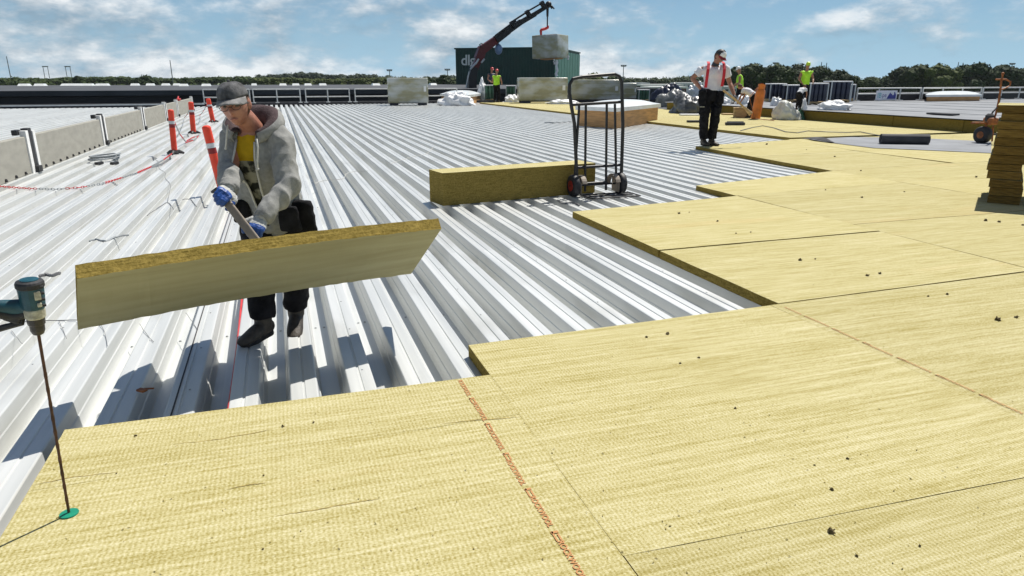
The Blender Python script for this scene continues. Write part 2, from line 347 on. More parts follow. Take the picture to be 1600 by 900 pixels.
# ------------------------------------------------------------------ mesh building
class MB:
    def __init__(s): s.v = []; s.f = []; s.m = []; s.cur = 0
    def add(s, vs, fs, mi=None):
        o = len(s.v); s.v += [Vector(v) for v in vs]
        s.f += [tuple(i + o for i in f) for f in fs]; s.m += [s.cur if mi is None else mi] * len(fs)
        return s
    def box(s, c, size, rot=None, mi=None):
        hx, hy, hz = (x / 2 for x in size); c = Vector(c)
        vs = [Vector((x, y, z)) for z in (-hz, hz) for y in (-hy, hy) for x in (-hx, hx)]
        if rot is not None: vs = [rot @ v for v in vs]
        return s.add([c + v for v in vs], [(0, 2, 3, 1), (4, 5, 7, 6), (0, 1, 5, 4), (2, 6, 7, 3), (0, 4, 6, 2), (1, 3, 7, 5)], mi)
    def rbox(s, c, size, bev, rot=None, mi=None, seg=2):
        bm = bmesh.new(); bmesh.ops.create_cube(bm, size=1.0)
        for v in bm.verts: v.co = Vector((v.co.x * size[0], v.co.y * size[1], v.co.z * size[2]))
        bmesh.ops.bevel(bm, geom=bm.edges[:], offset=bev, segments=seg, affect='EDGES', profile=0.5)
        bm.verts.index_update()
        vs = [v.co.copy() for v in bm.verts]; fs = [tuple(v.index for v in f.verts) for f in bm.faces]; bm.free()
        if rot is not None: vs = [rot @ v for v in vs]
        return s.add([Vector(c) + v for v in vs], fs, mi)
    def hexa(s, p, mi=None):
        """8 corners: bottom 4 counter-clockwise, then top 4"""
        return s.add(p, [(3, 2, 1, 0), (4, 5, 6, 7), (0, 1, 5, 4), (1, 2, 6, 5), (2, 3, 7, 6), (3, 0, 4, 7)], mi)
    def tube(s, pts, r, n=8, mi=None, closed=False):
        pts = [Vector(p) for p in pts]; rs = r if isinstance(r, (list, tuple)) else [r] * len(pts)
        vs = []; fs = []; prev = None
        for i, p in enumerate(pts):
            a = pts[max(i - 1, 0)] if not closed else pts[i - 1]; b = pts[min(i + 1, len(pts) - 1)] if not closed else pts[(i + 1) % len(pts)]
            t = (b - a).normalized()
            if prev is None: u = t.orthogonal().normalized()
            else:
                u = prev - t * prev.dot(t)
                u = u.normalized() if u.length > 1e-6 else t.orthogonal().normalized()
            prev = u; q = t.cross(u)
            for k in range(n):
                an = 2 * math.pi * k / n
                vs.append(p + (u * math.cos(an) + q * math.sin(an)) * rs[i])
        for i in range(len(pts) - (0 if closed else 1)):
            j = (i + 1) % len(pts)
            for k in range(n):
                fs.append((i * n + k, i * n + (k + 1) % n, j * n + (k + 1) % n, j * n + k))
        if not closed:
            fs.append(tuple(range(n - 1, -1, -1))); fs.append(tuple((len(pts) - 1) * n + k for k in range(n)))
        return s.add(vs, fs, mi)
    def loft(s, pts, rads, side, n=16, sub=4, mi=None):
        """closed tube of elliptical rings; rads = (across side, other way); Catmull-Rom between the rings"""
        pts = [Vector(p) for p in pts]; rads = [(r, r) if isinstance(r, (int, float)) else r for r in rads]
        side = Vector(side).normalized()
        def cr(a, b, c, d, t): return 0.5 * ((2 * b) + (c - a) * t + (2 * a - 5 * b + 4 * c - d) * t * t + (3 * b - a - 3 * c + d) * t ** 3)
        P = []; Q = []
        for i in range(len(pts) - 1):
            i0, i3 = max(i - 1, 0), min(i + 2, len(pts) - 1)
            for k in range(sub):
                t = k / sub
                P.append(cr(pts[i0], pts[i], pts[i + 1], pts[i3], t))
                Q.append((cr(rads[i0][0], rads[i][0], rads[i + 1][0], rads[i3][0], t), cr(rads[i0][1], rads[i][1], rads[i + 1][1], rads[i3][1], t)))
        P.append(pts[-1]); Q.append(rads[-1])
        vs = []; fs = []
        for i, p in enumerate(P):
            t = (P[min(i + 1, len(P) - 1)] - P[max(i - 1, 0)]).normalized()
            u = side - t * side.dot(t)
            u = u.normalized() if u.length > 1e-3 else t.orthogonal().normalized()
            q = t.cross(u)
            for k in range(n):
                an = 2 * math.pi * k / n
                vs.append(p + u * math.cos(an) * Q[i][0] + q * math.sin(an) * Q[i][1])
        for i in range(len(P) - 1):
            for k in range(n):
                fs.append((i * n + k, i * n + (k + 1) % n, (i + 1) * n + (k + 1) % n, (i + 1) * n + k))
        fs.append(tuple(range(n - 1, -1, -1))); fs.append(tuple((len(P) - 1) * n + k for k in range(n)))
        return s.add(vs, fs, mi)
    def ball(s, c, r, rot=None, nu=16, nv=10, mi=None, fn=None):
        r = (r, r, r) if isinstance(r, (int, float)) else r
        vs = []; fs = []
        vs.append(Vector((0, 0, 1)))
        for i in range(1, nv):
            th = math.pi * i / nv
            for k in range(nu):
                ph = 2 * math.pi * k / nu
                vs.append(Vector((math.sin(th) * math.cos(ph), math.sin(th) * math.sin(ph), math.cos(th))))
        vs.append(Vector((0, 0, -1)))
        for k in range(nu): fs.append((0, 1 + k, 1 + (k + 1) % nu))
        for i in range(nv - 2):
            for k in range(nu):
                a = 1 + i * nu; b = a + nu
                fs.append((a + k, b + k, b + (k + 1) % nu, a + (k + 1) % nu))
        l = len(vs) - 1; a = 1 + (nv - 2) * nu
        for k in range(nu): fs.append((l, a + (k + 1) % nu, a + k))
        if fn: vs = [fn(v) for v in vs]
        else: vs = [Vector((v.x * r[0], v.y * r[1], v.z * r[2])) for v in vs]
        if rot is not None: vs = [rot @ v for v in vs]
        return s.add([Vector(c) + v for v in vs], fs, mi)
    def lathe(s, c, prof, n=20, rot=None, mi=None):
        vs = []; fs = []
        for (r, z) in prof:
            for k in range(n):
                an = 2 * math.pi * k / n; vs.append(Vector((r * math.cos(an), r * math.sin(an), z)))
        for i in range(len(prof) - 1):
            for k in range(n): fs.append((i * n + k, i * n + (k + 1) % n, (i + 1) * n + (k + 1) % n, (i + 1) * n + k))
        fs.append(tuple(range(n - 1, -1, -1))); fs.append(tuple((len(prof) - 1) * n + k for k in range(n)))
        if rot is not None: vs = [rot @ v for v in vs]
        return s.add([Vector(c) + v for v in vs], fs, mi)
    def mesh(s, name, mats, origin=None, smooth=False):
        me = bpy.data.meshes.new(name)
        o = Vector(origin) if origin is not None else Vector((0, 0, 0))
        me.from_pydata([tuple(v - o) for v in s.v], [], s.f)
        for m_ in (mats if isinstance(mats, (list, tuple)) else [mats]): me.materials.append(m_)
        me.polygons.foreach_set('material_index', s.m)
        if smooth: me.polygons.foreach_set('use_smooth', [True] * len(me.polygons))
        me.update()
        return me
def wloc(o):
    p = Vector(o.location)
    while o.parent is not None:
        o = o.parent; p = p + o.location
    return p
def link(name, me, parent=None, origin=None):
    o = bpy.data.objects.new(name, me); COL.objects.link(o)
    if origin is not None: o.location = origin
    if parent is not None:
        o.parent = parent
        o.location = (Vector(origin) if origin is not None else Vector((0, 0, 0))) - wloc(parent)
    return o
def obj(name, mb, mats, parent=None, origin=None, smooth=False):
    """one mesh object built in world coordinates"""
    if origin is None:
        if parent is not None: origin = wloc(parent)
        else: origin = Vector((0, 0, 0))
    return link(name, mb.mesh(name, mats, origin, smooth), parent, Vector(origin))
def tag(o, label=None, cat=None, group=None, kind=None):
    if label: o['label'] = label
    if cat: o['category'] = cat
    if group: o['group'] = group
    if kind: o['kind'] = kind
    return o
def thing(name, label, cat, loc, group=None, kind=None):
    o = bpy.data.objects.new(name, None); COL.objects.link(o)
    o.location = loc; o.empty_display_size = 0.2
    return tag(o, label, cat, group, kind)
def finish(o, voxel=0.0, smooth=0, wr=0.0, wscale=14.0, seed=0.0, cut=None, solid=0.0, fn=None, mats_fn=None, stretch=(1, 1, 1), snap=None):
    """voxel union, smoothing, cloth folds, an opening and a thickness, all baked into the mesh"""
    if voxel:
        md = o.modifiers.new('r', 'REMESH'); md.mode = 'VOXEL'; md.voxel_size = voxel; md.use_smooth_shade = True
    if smooth:
        md = o.modifiers.new('s', 'SMOOTH'); md.factor = 0.5; md.iterations = smooth
    def bake():
        dg = bpy.context.evaluated_depsgraph_get()
        me = bpy.data.meshes.new_from_object(o.evaluated_get(dg))
        mats = [m_ for m_ in o.data.materials]
        old = o.data; o.modifiers.clear(); o.data = me
        if not me.materials:
            for m_ in mats: me.materials.append(m_)
        bpy.data.meshes.remove(old)
    if voxel or smooth: bake()
    me = o.data
    off = wloc(o)
    if wr or fn:
        nr = [v.normal.copy() for v in me.vertices]
        for i, v in enumerate(me.vertices):
            p = v.co + off
            if wr:
                q = Vector((p.x * stretch[0], p.y * stretch[1], p.z * stretch[2])) * wscale + Vector((seed, seed * 2, 0))
                k = 1 - abs(noise.noise(q)) * 2.2
                v.co += nr[i] * wr * (k + 0.5 * noise.noise(q * 2.3))
            if fn:
                v.co = fn(p, nr[i]) - off
    if cut:
        bm = bmesh.new(); bm.from_mesh(me)
        kill = [f for f in bm.faces if cut(f.calc_center_median() + off, f.normal)]
        bmesh.ops.delete(bm, geom=kill, context='FACES')
        if snap:
            for v in bm.verts:
                if v.is_boundary: v.co = snap(v.co + off) - off
        bm.to_mesh(me); bm.free()
    if solid:
        md = o.modifiers.new('t', 'SOLIDIFY'); md.thickness = solid; md.offset = -1
        bake(); me = o.data
    if mats_fn:
        for p in me.polygons: p.material_index = mats_fn(p.center + off, p.normal)
    me.polygons.foreach_set('use_smooth', [True] * len(me.polygons))
    me.update()
    return o
# ================================================================== the setting
def disc_ground():
    mb = MB(); n = 48; rad = [0, 80, 300, 900, 1600, 2400]
    vs = [(0, 0, -9)]; fs = []
    for r in rad[1:]:
        for k in range(n): vs.append((r * math.cos(2 * math.pi * k / n), r * math.sin(2 * math.pi * k / n), -9))
    for k in range(n): fs.append((0, 1 + k, 1 + (k + 1) % n))
    for i in range(len(rad) - 2):
        for k in range(n):
            a = 1 + i * n; b = a + n
            fs.append((a + k, b + k, b + (k + 1) % n, a + (k + 1) % n))
    mb.add(vs, fs)
    tag(obj('ground', mb, M['ground']), kind='structure')
disc_ground()
# --- trapezoidal steel deck: sheets of three ribs
PITCHX, DEPTH = 0.285, 0.148
def deck_profile():
    pr = []
    h = PITCHX / 2
    for k in range(3):
        c = (k - 1) * PITCHX
        pr += [(c - h + .0, -DEPTH + .0), (c - h + .012, -DEPTH), (c - .095, -DEPTH), (c - .091, -DEPTH + .008), (c - .082, -.078), (c - .077, -.072), (c - .068, -.006), (c - .064, -.001), (c - .060, 0),
               (c - .008, 0), (c - .004, -.006), (c + .004, -.006), (c + .008, 0),
               (c + .060, 0), (c + .064, -.001), (c + .068, -.006), (c + .077, -.072), (c + .082, -.078), (c + .091, -DEPTH + .008), (c + .095, -DEPTH), (c + h - .012, -DEPTH)]
    pr.append((h + PITCHX, -DEPTH))
    pr[0] = (-h - PITCHX, -DEPTH)
    return pr
def deck_sheet_mesh(name, length):
    pr = deck_profile(); ny = 3; vs = []; fs = []
    for j in range(ny + 1):
        for (x, z) in pr: vs.append((x, length * j / ny, z))
    n = len(pr)
    for j in range(ny):
        for i in range(n - 1): fs.append((j * n + i, j * n + i + 1, (j + 1) * n + i + 1, (j + 1) * n + i))
    me = bpy.data.meshes.new(name); me.from_pydata(vs, [], fs); me.materials.append(M_DECK)
    me.polygons.foreach_set('use_smooth', [False] * len(me.polygons)); me.update()
    return me
def lay_deck(name, i0, i1, lengths, z, y0):
    root = thing(name, None, None, (0, 0, z), kind='structure')
    y = y0
    for li, ln in enumerate(lengths):
        me = deck_sheet_mesh('deck_sheet', ln + 0.06)
        for i in range(i0, i1):
            o = bpy.data.objects.new('deck_sheet', me); COL.objects.link(o); o.parent = root
            o.location = (i * PITCHX * 3, y, random.uniform(-.0008, .0008) - .0022 * (li % 2))
        y += ln
    return root
DK = lay_deck('roof_deck', -4, 17, [9.3, 12, 14, 14.2], 0.0, -3.5)
lay_deck('neighbouring_roof_deck', -42, -4, [24, 24], 0.0, -3.5)
mb = MB(); rr_ = random.Random(9)
for j in range(16):
    for i in range(-11, 48):
        x = (i + .5) * PITCHX; y = 2.25 + j * 2.4
        for dx in ((-.025, .03) if rr_.random() < .7 else (.02,)):
            mb.lathe((x + dx + rr_.uniform(-.006, .006), y + rr_.uniform(-.02, .02), -DEPTH + .0005), [(.009, 0), (.009, .002), (.0055, .0025), (.0055, .006)], 6)
for i in range(-10, 44):
    if i % 3 == 1:
        for j in range(30): mb.lathe((i * PITCHX + .022 + rr_.uniform(-.004, .004), .4 + j * .62 + rr_.uniform(-.03, .03), .0005), [(.0055, 0), (.0055, .0015), (.0035, .003)], 6)
so_ = obj('deck_screws', mb, M['hose'], DK); so_['kind'] = 'stuff'
# building body below the deck
mb = MB(); mb.box((5, 23, -4.65), (84, 46, 8.8))
tag(obj('roof_building', mb, M['clad']), kind='structure')
# flashing at the far roof edge
mb = MB(); mb.box((-18, 46.3, 0.04), (64, .5, .22)); mb.box((-26.5, 44.9, .12), (45, .25, .06), mi=1)
tag(obj('roof_edge_upstand', mb, [M['feltd'], M['alu']]), kind='structure')
# --- low concrete parapet between the two roofs
par = thing('parapet_wall', 'low wall of beige concrete panels with black and white joint posts at the left', 'wall', (-4.0, 8, 0))
edges = [at(-95, 320), at(60, 268), at(165, 226), at(221.5, 202.5), at(257, 189), at(278, 182), at(303, 173)]
yy_ = [e.y for e in edges]
PX = -4.03
for i in range(len(yy_) - 1):
    y0, y1 = yy_[i] + .28, yy_[i + 1] - .22
    mb = MB(); mb.rbox((PX, (y0 + y1) / 2, .30), (.11, y1 - y0, .60), .012)
    obj('concrete_panel', mb, M['concrete'], par, (PX, (y0 + y1) / 2, .3))
    for k in range(int((y1 - y0) / .45)):
        b = MB(); b.lathe((PX + .068, y0 + .25 + k * .45, .02), [(.02, 0), (.024, .02), (.012, .045)], 8)
        if i < 3: obj('fixing', b, M['black'], par, (PX + .068, y0 + .25 + k * .45, .02))
for i in range(1, len(yy_)):
    y = yy_[i]
    mb = MB(); mb.box((PX + .03, y - .16, .34), (.09, .13, .70)); mb.box((PX + .03, y + .19, .33), (.09, .12, .68))
    obj('joint_post', mb, M['white'], par, (PX, y, .3))
    mb = MB(); mb.box((PX + .02, y, .35), (.10, .18, .74)); mb.box((PX + .07, y, .05), (.12, .2, .10))
    obj('joint_strip', mb, M['black'], par, (PX, y, .3))
    if i < 4:
        mb = MB(); mb.rbox((PX - .06, y - .22, .665), (.08, .20, .085), .01)
        obj('bracket', mb, M['blackm'], par, (PX, y - .3, .7))
# --- big black hall behind
hall = thing('black_hall', 'long low black hall with flat grey roof and white rooflights behind the left roof', 'building', (-30, 60, -9))
mb = MB(); mb.box((-29, 79, -4.3), (122, 50, 9.4)); obj('wall', mb, M['clad'], hall)
mb = MB(); mb.box((-29, 79, .61), (122.6, 50.6, .34)); obj('roof', mb, M['roofg'], hall)
for (px, wd, Y) in [(38, 14, 96), (63, 14, 96), (113, 30, 98), (135, 20, 97), (160, 18, 97), (211, 11, 97), (235, 11, 97), (259, 11, 97), (276, 9, 97), (287, 12, 88), (322, 13, 88), (397, 8, 94), (442, 11, 92), (462, 11, 92), (481, 11, 92), (504, 11, 92), (587, 12, 90), (676, 10, 92)]:
    p = atY(px, 131, Y); s = 1 / pxm(p)
    mb = MB(); mb.hexa([(p.x - wd * s / 2, Y - .8, .78), (p.x + wd * s / 2, Y - .8, .78), (p.x + wd * s / 2, Y + .8, .78), (p.x - wd * s / 2, Y + .8, .78),
                        (p.x - wd * s * .42, Y - .5, 1.02), (p.x + wd * s * .42, Y - .5, 1.02), (p.x + wd * s * .42, Y + .5, 1.02), (p.x - wd * s * .42, Y + .5, 1.02)])
    obj('rooflight', mb, M['dome'], hall, p)
# --- guard rails
def guard_rail(a, b, z, h, npost, label, nm='guard_rail', dbl=True):
    a, b = Vector(a), Vector(b); root = thing(nm, label, 'railing', (a.x, a.y, z), 'guard rails along the roof edge')
    for hh in ((h, .35) if dbl else (h,)):
        mb = MB(); mb.tube([(a.x, a.y, z + hh), (b.x, b.y, z + hh)], .035, 8); obj('rail', mb, M['galv'], root)
    for i in range(npost):
        p = a.lerp(b, i / max(1, npost - 1))
        mb = MB(); mb.tube([(p.x, p.y, z), (p.x, p.y, z + h + .02)], .035, 8); mb.box((p.x, p.y, z + .02), (.22, .3, .04)); obj('post', mb, M['galv'], root)
    return root
xs = [atY(px, 150, 45.7).x for px in (318, 393, 469, 472.5, 546, 550, 714)]
guard_rail((xs[0], 45.7, 0), (xs[1] - .1, 45.7, 0), .12, .80, 3, 'white guard rail section behind the man in the grey hoodie')
guard_rail((xs[1] + .1, 45.7, 0), (xs[2], 45.7, 0), .12, .80, 3, 'white guard rail section right of the bent man, left of the middle pair of posts')
guard_rail((xs[3] + .2, 45.7, 0), (xs[4], 45.7, 0), .12, .80, 3, 'white guard rail section between the two pairs of posts')
guard_rail((xs[5] + .2, 45.7, 0), (xs[6], 45.7, 0), .12, .80, 4, 'white guard rail section running behind the lone wrapped pallet')
# ================================================================== mineral wool field
T = 0.07
def jit(a=.003): return random.uniform(-a, a)
def in_frame(p, m=20):
    d = Vector((p[0], p[1], T - CAM_H)); f = d.dot(VIEW) * math.cos(PITCH) - d.z * math.sin(PITCH)
    if f < .2: return False
    x = 800 + FPX * d.dot(SIDE) / f; y = 450 - FPX * (d.dot(VIEW) * math.sin(PITCH) + d.z * math.cos(PITCH)) / f
    return -m < x < 1600 + m and -m < y < 900 + m
FG = 'insulation boards laid flat over the deck'
ORD = 'first second third fourth fifth sixth seventh eighth ninth tenth eleventh twelfth thirteenth fourteenth'.split()
def wool_board(c, z0=.001, t=T, label=None, group=None, name='insulation_board', gap=.0003, mats=None, dz=.0):
    """c: four corners counter-clockwise from the near left"""
    c = [Vector((p[0], p[1], 0)) for p in c]
    if group == FG and not any(in_frame(p) for p in c + [sum(c, Vector()) / 4, (c[0] + c[2] * 2) / 3, (c[0] * 2 + c[2]) / 3]): return None
    cen = sum(c, Vector()) / 4
    c = [p + (cen - p).normalized() * gap for p in c]
    mb = MB(); nx = 10; ny = 8; rr = random.Random(int(cen.x * 91 + cen.y * 37))
    top = []
    for j in range(ny + 1):
        for i in range(nx + 1):
            u, v = i / nx, j / ny
            p = (c[0] * (1 - u) + c[1] * u) * (1 - v) + (c[3] * (1 - u) + c[2] * u) * v
            e = (i in (0, nx)) or (j in (0, ny))
            if e: p = p + Vector((rr.uniform(-.0012, .0012), rr.uniform(-.0012, .0012), 0))
            top.append((p.x, p.y, z0 + t + dz + .0022 * noise.noise(Vector((p.x * 2.3, p.y * 2.3, cen.x))) + rr.uniform(-.0007, .0007) - (.0008 if e else 0)))
    n1 = nx + 1
    mb.add(top, [(j * n1 + i, j * n1 + i + 1, (j + 1) * n1 + i + 1, (j + 1) * n1 + i) for j in range(ny) for i in range(nx)], 0)
    ring = [i for i in range(nx)] + [nx + j * n1 for j in range(ny)] + [ny * n1 + nx - i for i in range(nx)] + [(ny - j) * n1 for j in range(ny)]
    k = len(ring); vs = [top[i] for i in ring] + [(top[i][0], top[i][1], z0) for i in ring]
    mb.add(vs, [(k + i, k + (i + 1) % k, (i + 1) % k, i) for i in range(k)] + [tuple(range(2 * k - 1, k - 1, -1))], 1)
    o = obj(name, mb, mats or [M_WOOL, M_EDGE], None, (cen.x, cen.y, z0))
    return tag(o, label, 'insulation board', group)
PLAIN = 'plain yellow insulation board lying flush among its neighbours in the laid field'
B = []
B.append(wool_board([(-.985, 2.60), (.9, 2.60), (.9, 3.05), (-.985, 3.08)], label='narrow yellow insulation strip at the front corner beside the shadow of the tilted slab', group=FG))
LB = wool_board([(-.985, .1), (.9, .1), (.9, 2.60), (-.985, 2.60)], label='yellow insulation board with the drill standing on it and a red printed line', group=FG); B.append(LB)
B.append(wool_board([(-.985, -1.4), (.9, -1.4), (.9, .1), (-.985, .1)], label=PLAIN, group=FG))
RB = wool_board([(.9, 1.6), (2.98, 1.5), (2.98, 3.53), (.9, 3.475)], label='yellow insulation board whose corner juts over the bare deck, right of the printed line', group=FG); B.append(RB)
TB = wool_board([(2.98, 1.5), (5.5, 1.44), (5.53, 3.58), (2.98, 3.53)], label='yellow insulation board with the faint red line along its left side', group=FG); B.append(TB)
B.append(wool_board([(.9, -.5), (2.98, -.5), (2.98, 1.5), (.9, 1.6)], label='yellow insulation board in the bottom right corner, in front of the long dark seam', group=FG, gap=.004))
B.append(wool_board([(2.98, -.5), (5.5, -.5), (5.5, 1.44), (2.98, 1.5)], label=PLAIN, group=FG))
B.append(wool_board([(3.05, 3.54), (5.52, 3.60), (5.53, 5.105), (3.05, 5.085)], label='yellow insulation board with an open dark seam along its back and right sides', group=FG, gap=.006))
B.append(wool_board([(3.06, 5.115), (5.53, 5.13), (5.50, 7.36), (3.062, 7.02)], label='yellow insulation board in front of the hand truck with its left edge over the deck', group=FG, dz=.001))
B.append(wool_board([(5.50, 7.38), (8.52, 7.65), (8.52, 8.98), (5.50, 8.30)], label='yellow insulation strip with a brownish stain jutting left past its neighbours', group=FG))
B.append(wool_board([(8.53, 9.0), (11.3, 9.2), (11.4, 11.5), (8.65, 11.2)], label='yellow insulation board just before the one under the man with red braces', group=FG))
B.append(wool_board([(8.65, 11.21), (11.4, 11.51), (12.0, 14.2), (8.82, 13.45)], label='yellow insulation board under the boots of the man with red braces', group=FG))
xs_ = [5.53, 8.52, 11.3, 14.2, 17.2, 20.4]
for i in range(5):
    x0, x1 = xs_[i], xs_[i + 1]
    for r_, (y0, y1) in enumerate(((-.5, 1.44), (1.45, 3.59), (3.6, 5.45), (5.46, 7.4))):
        ye = lambda x: (7.385 if x < 6 else 7.655 if x < 9 else 7.42)
        B.append(wool_board([(x0, y0), (x1, y0), (x1, ye(x1) if r_ == 3 else y1), (x0, ye(x0) if r_ == 3 else y1)], label='plain yellow board at the right, %s row before the stack, %s from the seam' % (['fourth', 'third', 'second', 'first'][r_], ORD[i]), group=FG, gap=.0012, dz=jit(.0015)))
for i in range(1, 5):
    x0, x1 = xs_[i], xs_[i + 1]
    for r_, (y0, y1) in enumerate(((7.425, 9.195), (9.205, 11.51), (11.52, 14.3))):
        if i == 1 and y0 > 9: continue
        if i == 2 and y0 < 9:
            pass
        if y0 > 8 and (i == 1 or i == 4): continue
        if i >= 2 or y0 < 8:
            B.append(wool_board([(max(x0, 11.42) if y0 > 9 else x0, 7.66 if i == 1 else y0), (x1, y0), (x1, y1), (max(x0, 11.42 if y0 < 11 else 12.02) if y0 > 9 else x0, 8.99 if i == 1 else y1)], label='plain yellow board left of the stack, %s row before the membrane strip, %s column' % (['third', 'second', 'first'][r_], ORD[i]), group=FG, gap=.0012))
y = 14.72; k = 0
while y < 44:
    ln = 2.45 if y < 40 else 3.2
    for ci, (x0, x1) in enumerate(((12.44 + .002 * k, 15.4), (15.4, 18.5), (18.5, 21.5))):
        if x0 > 18: continue
        B.append(wool_board([(x0, y), (x1, y), (x1, min(y + ln, 44)), (x0, min(y + ln, 44))], label='plain yellow board in the far strip, %s column, %s behind the dark roll' % (['deck side', 'felt side', ''][ci], ORD[k]), group=FG, gap=.004, dz=jit(.002)))
    y += ln; k += 1
for (y0, y1) in ((9.22, 11.5), (11.52, 14.3)):
    B.append(wool_board([(17.2, y0), (18.45, y0), (18.45, y1), (17.2, y1)], label='narrow yellow board at the foot of the felt step, %s the trolley wheel' % ('in front of' if y0 < 11 else 'under'), group=FG, gap=.0012))
# printed red lettering along the boards
def lettering(parent, text, x, y0, y1, size, zz, ink=None, other=None):
    lb_ = parent
    y = y0; k = 0
    while y > y1:
        parent = other if (other is not None and y > 2.6) else lb_
        cu = bpy.data.curves.new('printed_lettering', 'FONT'); cu.body = text[k % len(text)]; cu.size = size; cu.space_character = 1.04; cu.offset = .0012
        cu.materials.append(ink or M['ink'])
        t = bpy.data.objects.new('t', cu); COL.objects.link(t)
        dg = bpy.context.evaluated_depsgraph_get(); me = bpy.data.meshes.new_from_object(t.evaluated_get(dg))
        wd = max(v.co.x for v in me.vertices)
        bpy.data.objects.remove(t); bpy.data.curves.remove(cu)
        for v in me.vertices: v.co = Vector((v.co.y, -v.co.x, 0))
        o = link('printed_lettering', me, parent, (x + .012 * math.sin(k * 1.7) * .3, y, zz))
        # small house mark between the words
        mb = MB(); yy = y - wd - .008
        mb.box((x + size * .38, yy - .022, zz), (size * .85, .012, .0006)); mb.box((x + size * .12, yy - .042, zz), (size * .2, .05, .0006)); mb.box((x + size * .62, yy - .05, zz), (size * .22, .035, .0006))
        obj('printed_mark', mb, ink or M['ink'], parent, (x, yy, zz))
        y = yy - .068; k += 1
lettering(LB, ['ROCKWOOL'], .728, 3.03, .9, .030, T + .0028, None, B[0])
lettering(TB, ['ROCKWOOL'], 3.03, 3.46, 1.6, .026, T + .0028, pmat('faded_print_ink', (0.44, 0.23, 0.095), 0.9, 0.2, 260.0, col2=(0.44, 0.33, 0.14), lo=.38, hi=.58))
# dark tears and creases: small crumbs of wool and debris lying about
crumbs = [(212, 681, 5), (442, 666, 7), (490, 660, 6), (182, 740, 4), (411, 858, 6), (412, 743, 4), (530, 858, 3), (1010, 527, 9), (1043, 522, 7), (1092, 559, 6), (1063, 568, 4), (1149, 638, 5), (1298, 831, 15), (1437, 853, 8), (1339, 869, 8), (1300, 765, 7), (1273, 727, 5), (1324, 717, 5), (1559, 500, 12), (1588, 496, 8), (1480, 460, 5), (1450, 463, 4), (1413, 300, 4), (1375, 428, 7), (1355, 431, 6), (1250, 407, 8), (1274, 405, 4), (1121, 346, 5), (1061, 334, 6), (1077, 332, 4), (1150, 365, 4), (1173, 363, 3), (1290, 297, 4), (1347, 309, 4), (1345, 267, 3), (1304, 245, 5), (1198, 226, 4), (1260, 234, 3), (1540, 345, 6), (1561, 347, 8), (1525, 277, 6), (1598, 352, 5), (740, 858, 4), (470, 830, 3), (1395, 880, 4), (560, 780, 3)]
for i, (px, py, s) in enumerate(crumbs):
    p = at(px, py, T + .002); k = s / pxm(p) * random.Random(i * 7).uniform(.26, .48)
    mb = MB(); rr = random.Random(i)
    def fn(v, k=k, rr=rr): return Vector((v.x * k * rr.uniform(.6, 1.3), v.y * k * rr.uniform(.6, 1.3), max(-.1, v.z) * k * rr.uniform(.5, 1.5)))
    mb.ball((0, 0, 0), 1, nu=7, nv=5, fn=fn)
    for j in range(2):
        a = rr.uniform(0, 6.28); mb.tube([(0, 0, k * .2), (math.cos(a) * k * 1.3, math.sin(a) * k * 1.3, k * rr.uniform(.1, 1.2))], k * .18, 4)
    o = link('debris_crumb', mb.mesh('debris_crumb', M['scuff']), None, p)
    own = {(1298, 831): 'largest dark crumb, standing up near the long seam at the bottom right', (1559, 500): 'clustered dark crumb at the right edge below the board stack', (1588, 496): 'dark crumb closest to the right picture edge, beside a clustered one', (1010, 527): 'dark upright crumb, left one of a pair just behind the bare deck corner', (1043, 522): 'dark upright crumb, right one of a pair just behind the bare deck corner', (1437, 853): 'dark crumb low at the right, right of the largest crumb', (1250, 407): 'dark crumb below the open seam, left one of a pair', (1561, 347): 'dark crumb in front of the board stack, right one of a pair'}
    tag(o, own.get((px, py), 'small dark crumb of debris lying on the yellow boards'), 'debris', 'dark crumbs on the insulation')
# ragged tears in the fleece (shallow dark slits)
mbt = []
for i, (pts) in enumerate([[(270, 694), (330, 688), (395, 677), (425, 670)], [(690, 662), (740, 656), (778, 654), (815, 650)], [(430, 806), (500, 795), (560, 784), (592, 779)], [(355, 764), (390, 757), (415, 754)], [(52, 757), (110, 746), (180, 738)]]):
    q = [at(a, b, T + .0026) for a, b in pts]; mb = MB()
    vs = []
    q = [a.lerp(b, k / 6) + Vector((0, .006 * noise.noise(Vector((a.x * 9, k * .8, i))), 0)) for a, b in zip(q[:-1], q[1:]) for k in range(6)] + [q[-1]]
    for j, p in enumerate(q):
        wv = .0022 * math.sin(math.pi * (j + .35) / (len(q))) + .0004
        vs += [p + Vector((0, wv, 0)), p - Vector((0, wv, 0))]
    mb.add(vs, [(2 * j, 2 * j + 1, 2 * j + 3, 2 * j + 2) for j in range(len(q) - 1)])
    par_ = LB if pts[0][1] > 664 else B[0]
    obj('tear', mb, pmat('torn_wool', (0.30, 0.225, 0.07), 1.0, 0.4, 30.0), par_, q[0])
# loose tufts of wool scattered over the boards
mb = MB(); rr = random.Random(77)
for i in range(500):
    px, py = rr.uniform(60, 1600), 300 + 600 * rr.random() ** .8
    p = at(px, py, T + .0035)
    if p.x < -.95 or p.y > 7 or (p.x < .92 and p.y > 3.05) or (p.x < 3.1 and p.y > 3.47): continue
    a = rr.uniform(0, 3.14); l = rr.uniform(.002, .007); u = Vector((math.cos(a), math.sin(a), rr.uniform(-.1, .3))) * l; v = Vector((-math.sin(a), math.cos(a), 0)) * l * rr.uniform(.15, .6); h_ = Vector((0, 0, l * rr.uniform(.2, .6)))
    mb.add([p - u, p - v, p + u, p + v, p + h_], [(0, 1, 4), (1, 2, 4), (2, 3, 4), (3, 0, 4)])
tag(obj('wool_tufts', mb, pmat('loose_wool', (0.40, 0.32, 0.12), 1.0, 0.35, 60.0)), kind='stuff')
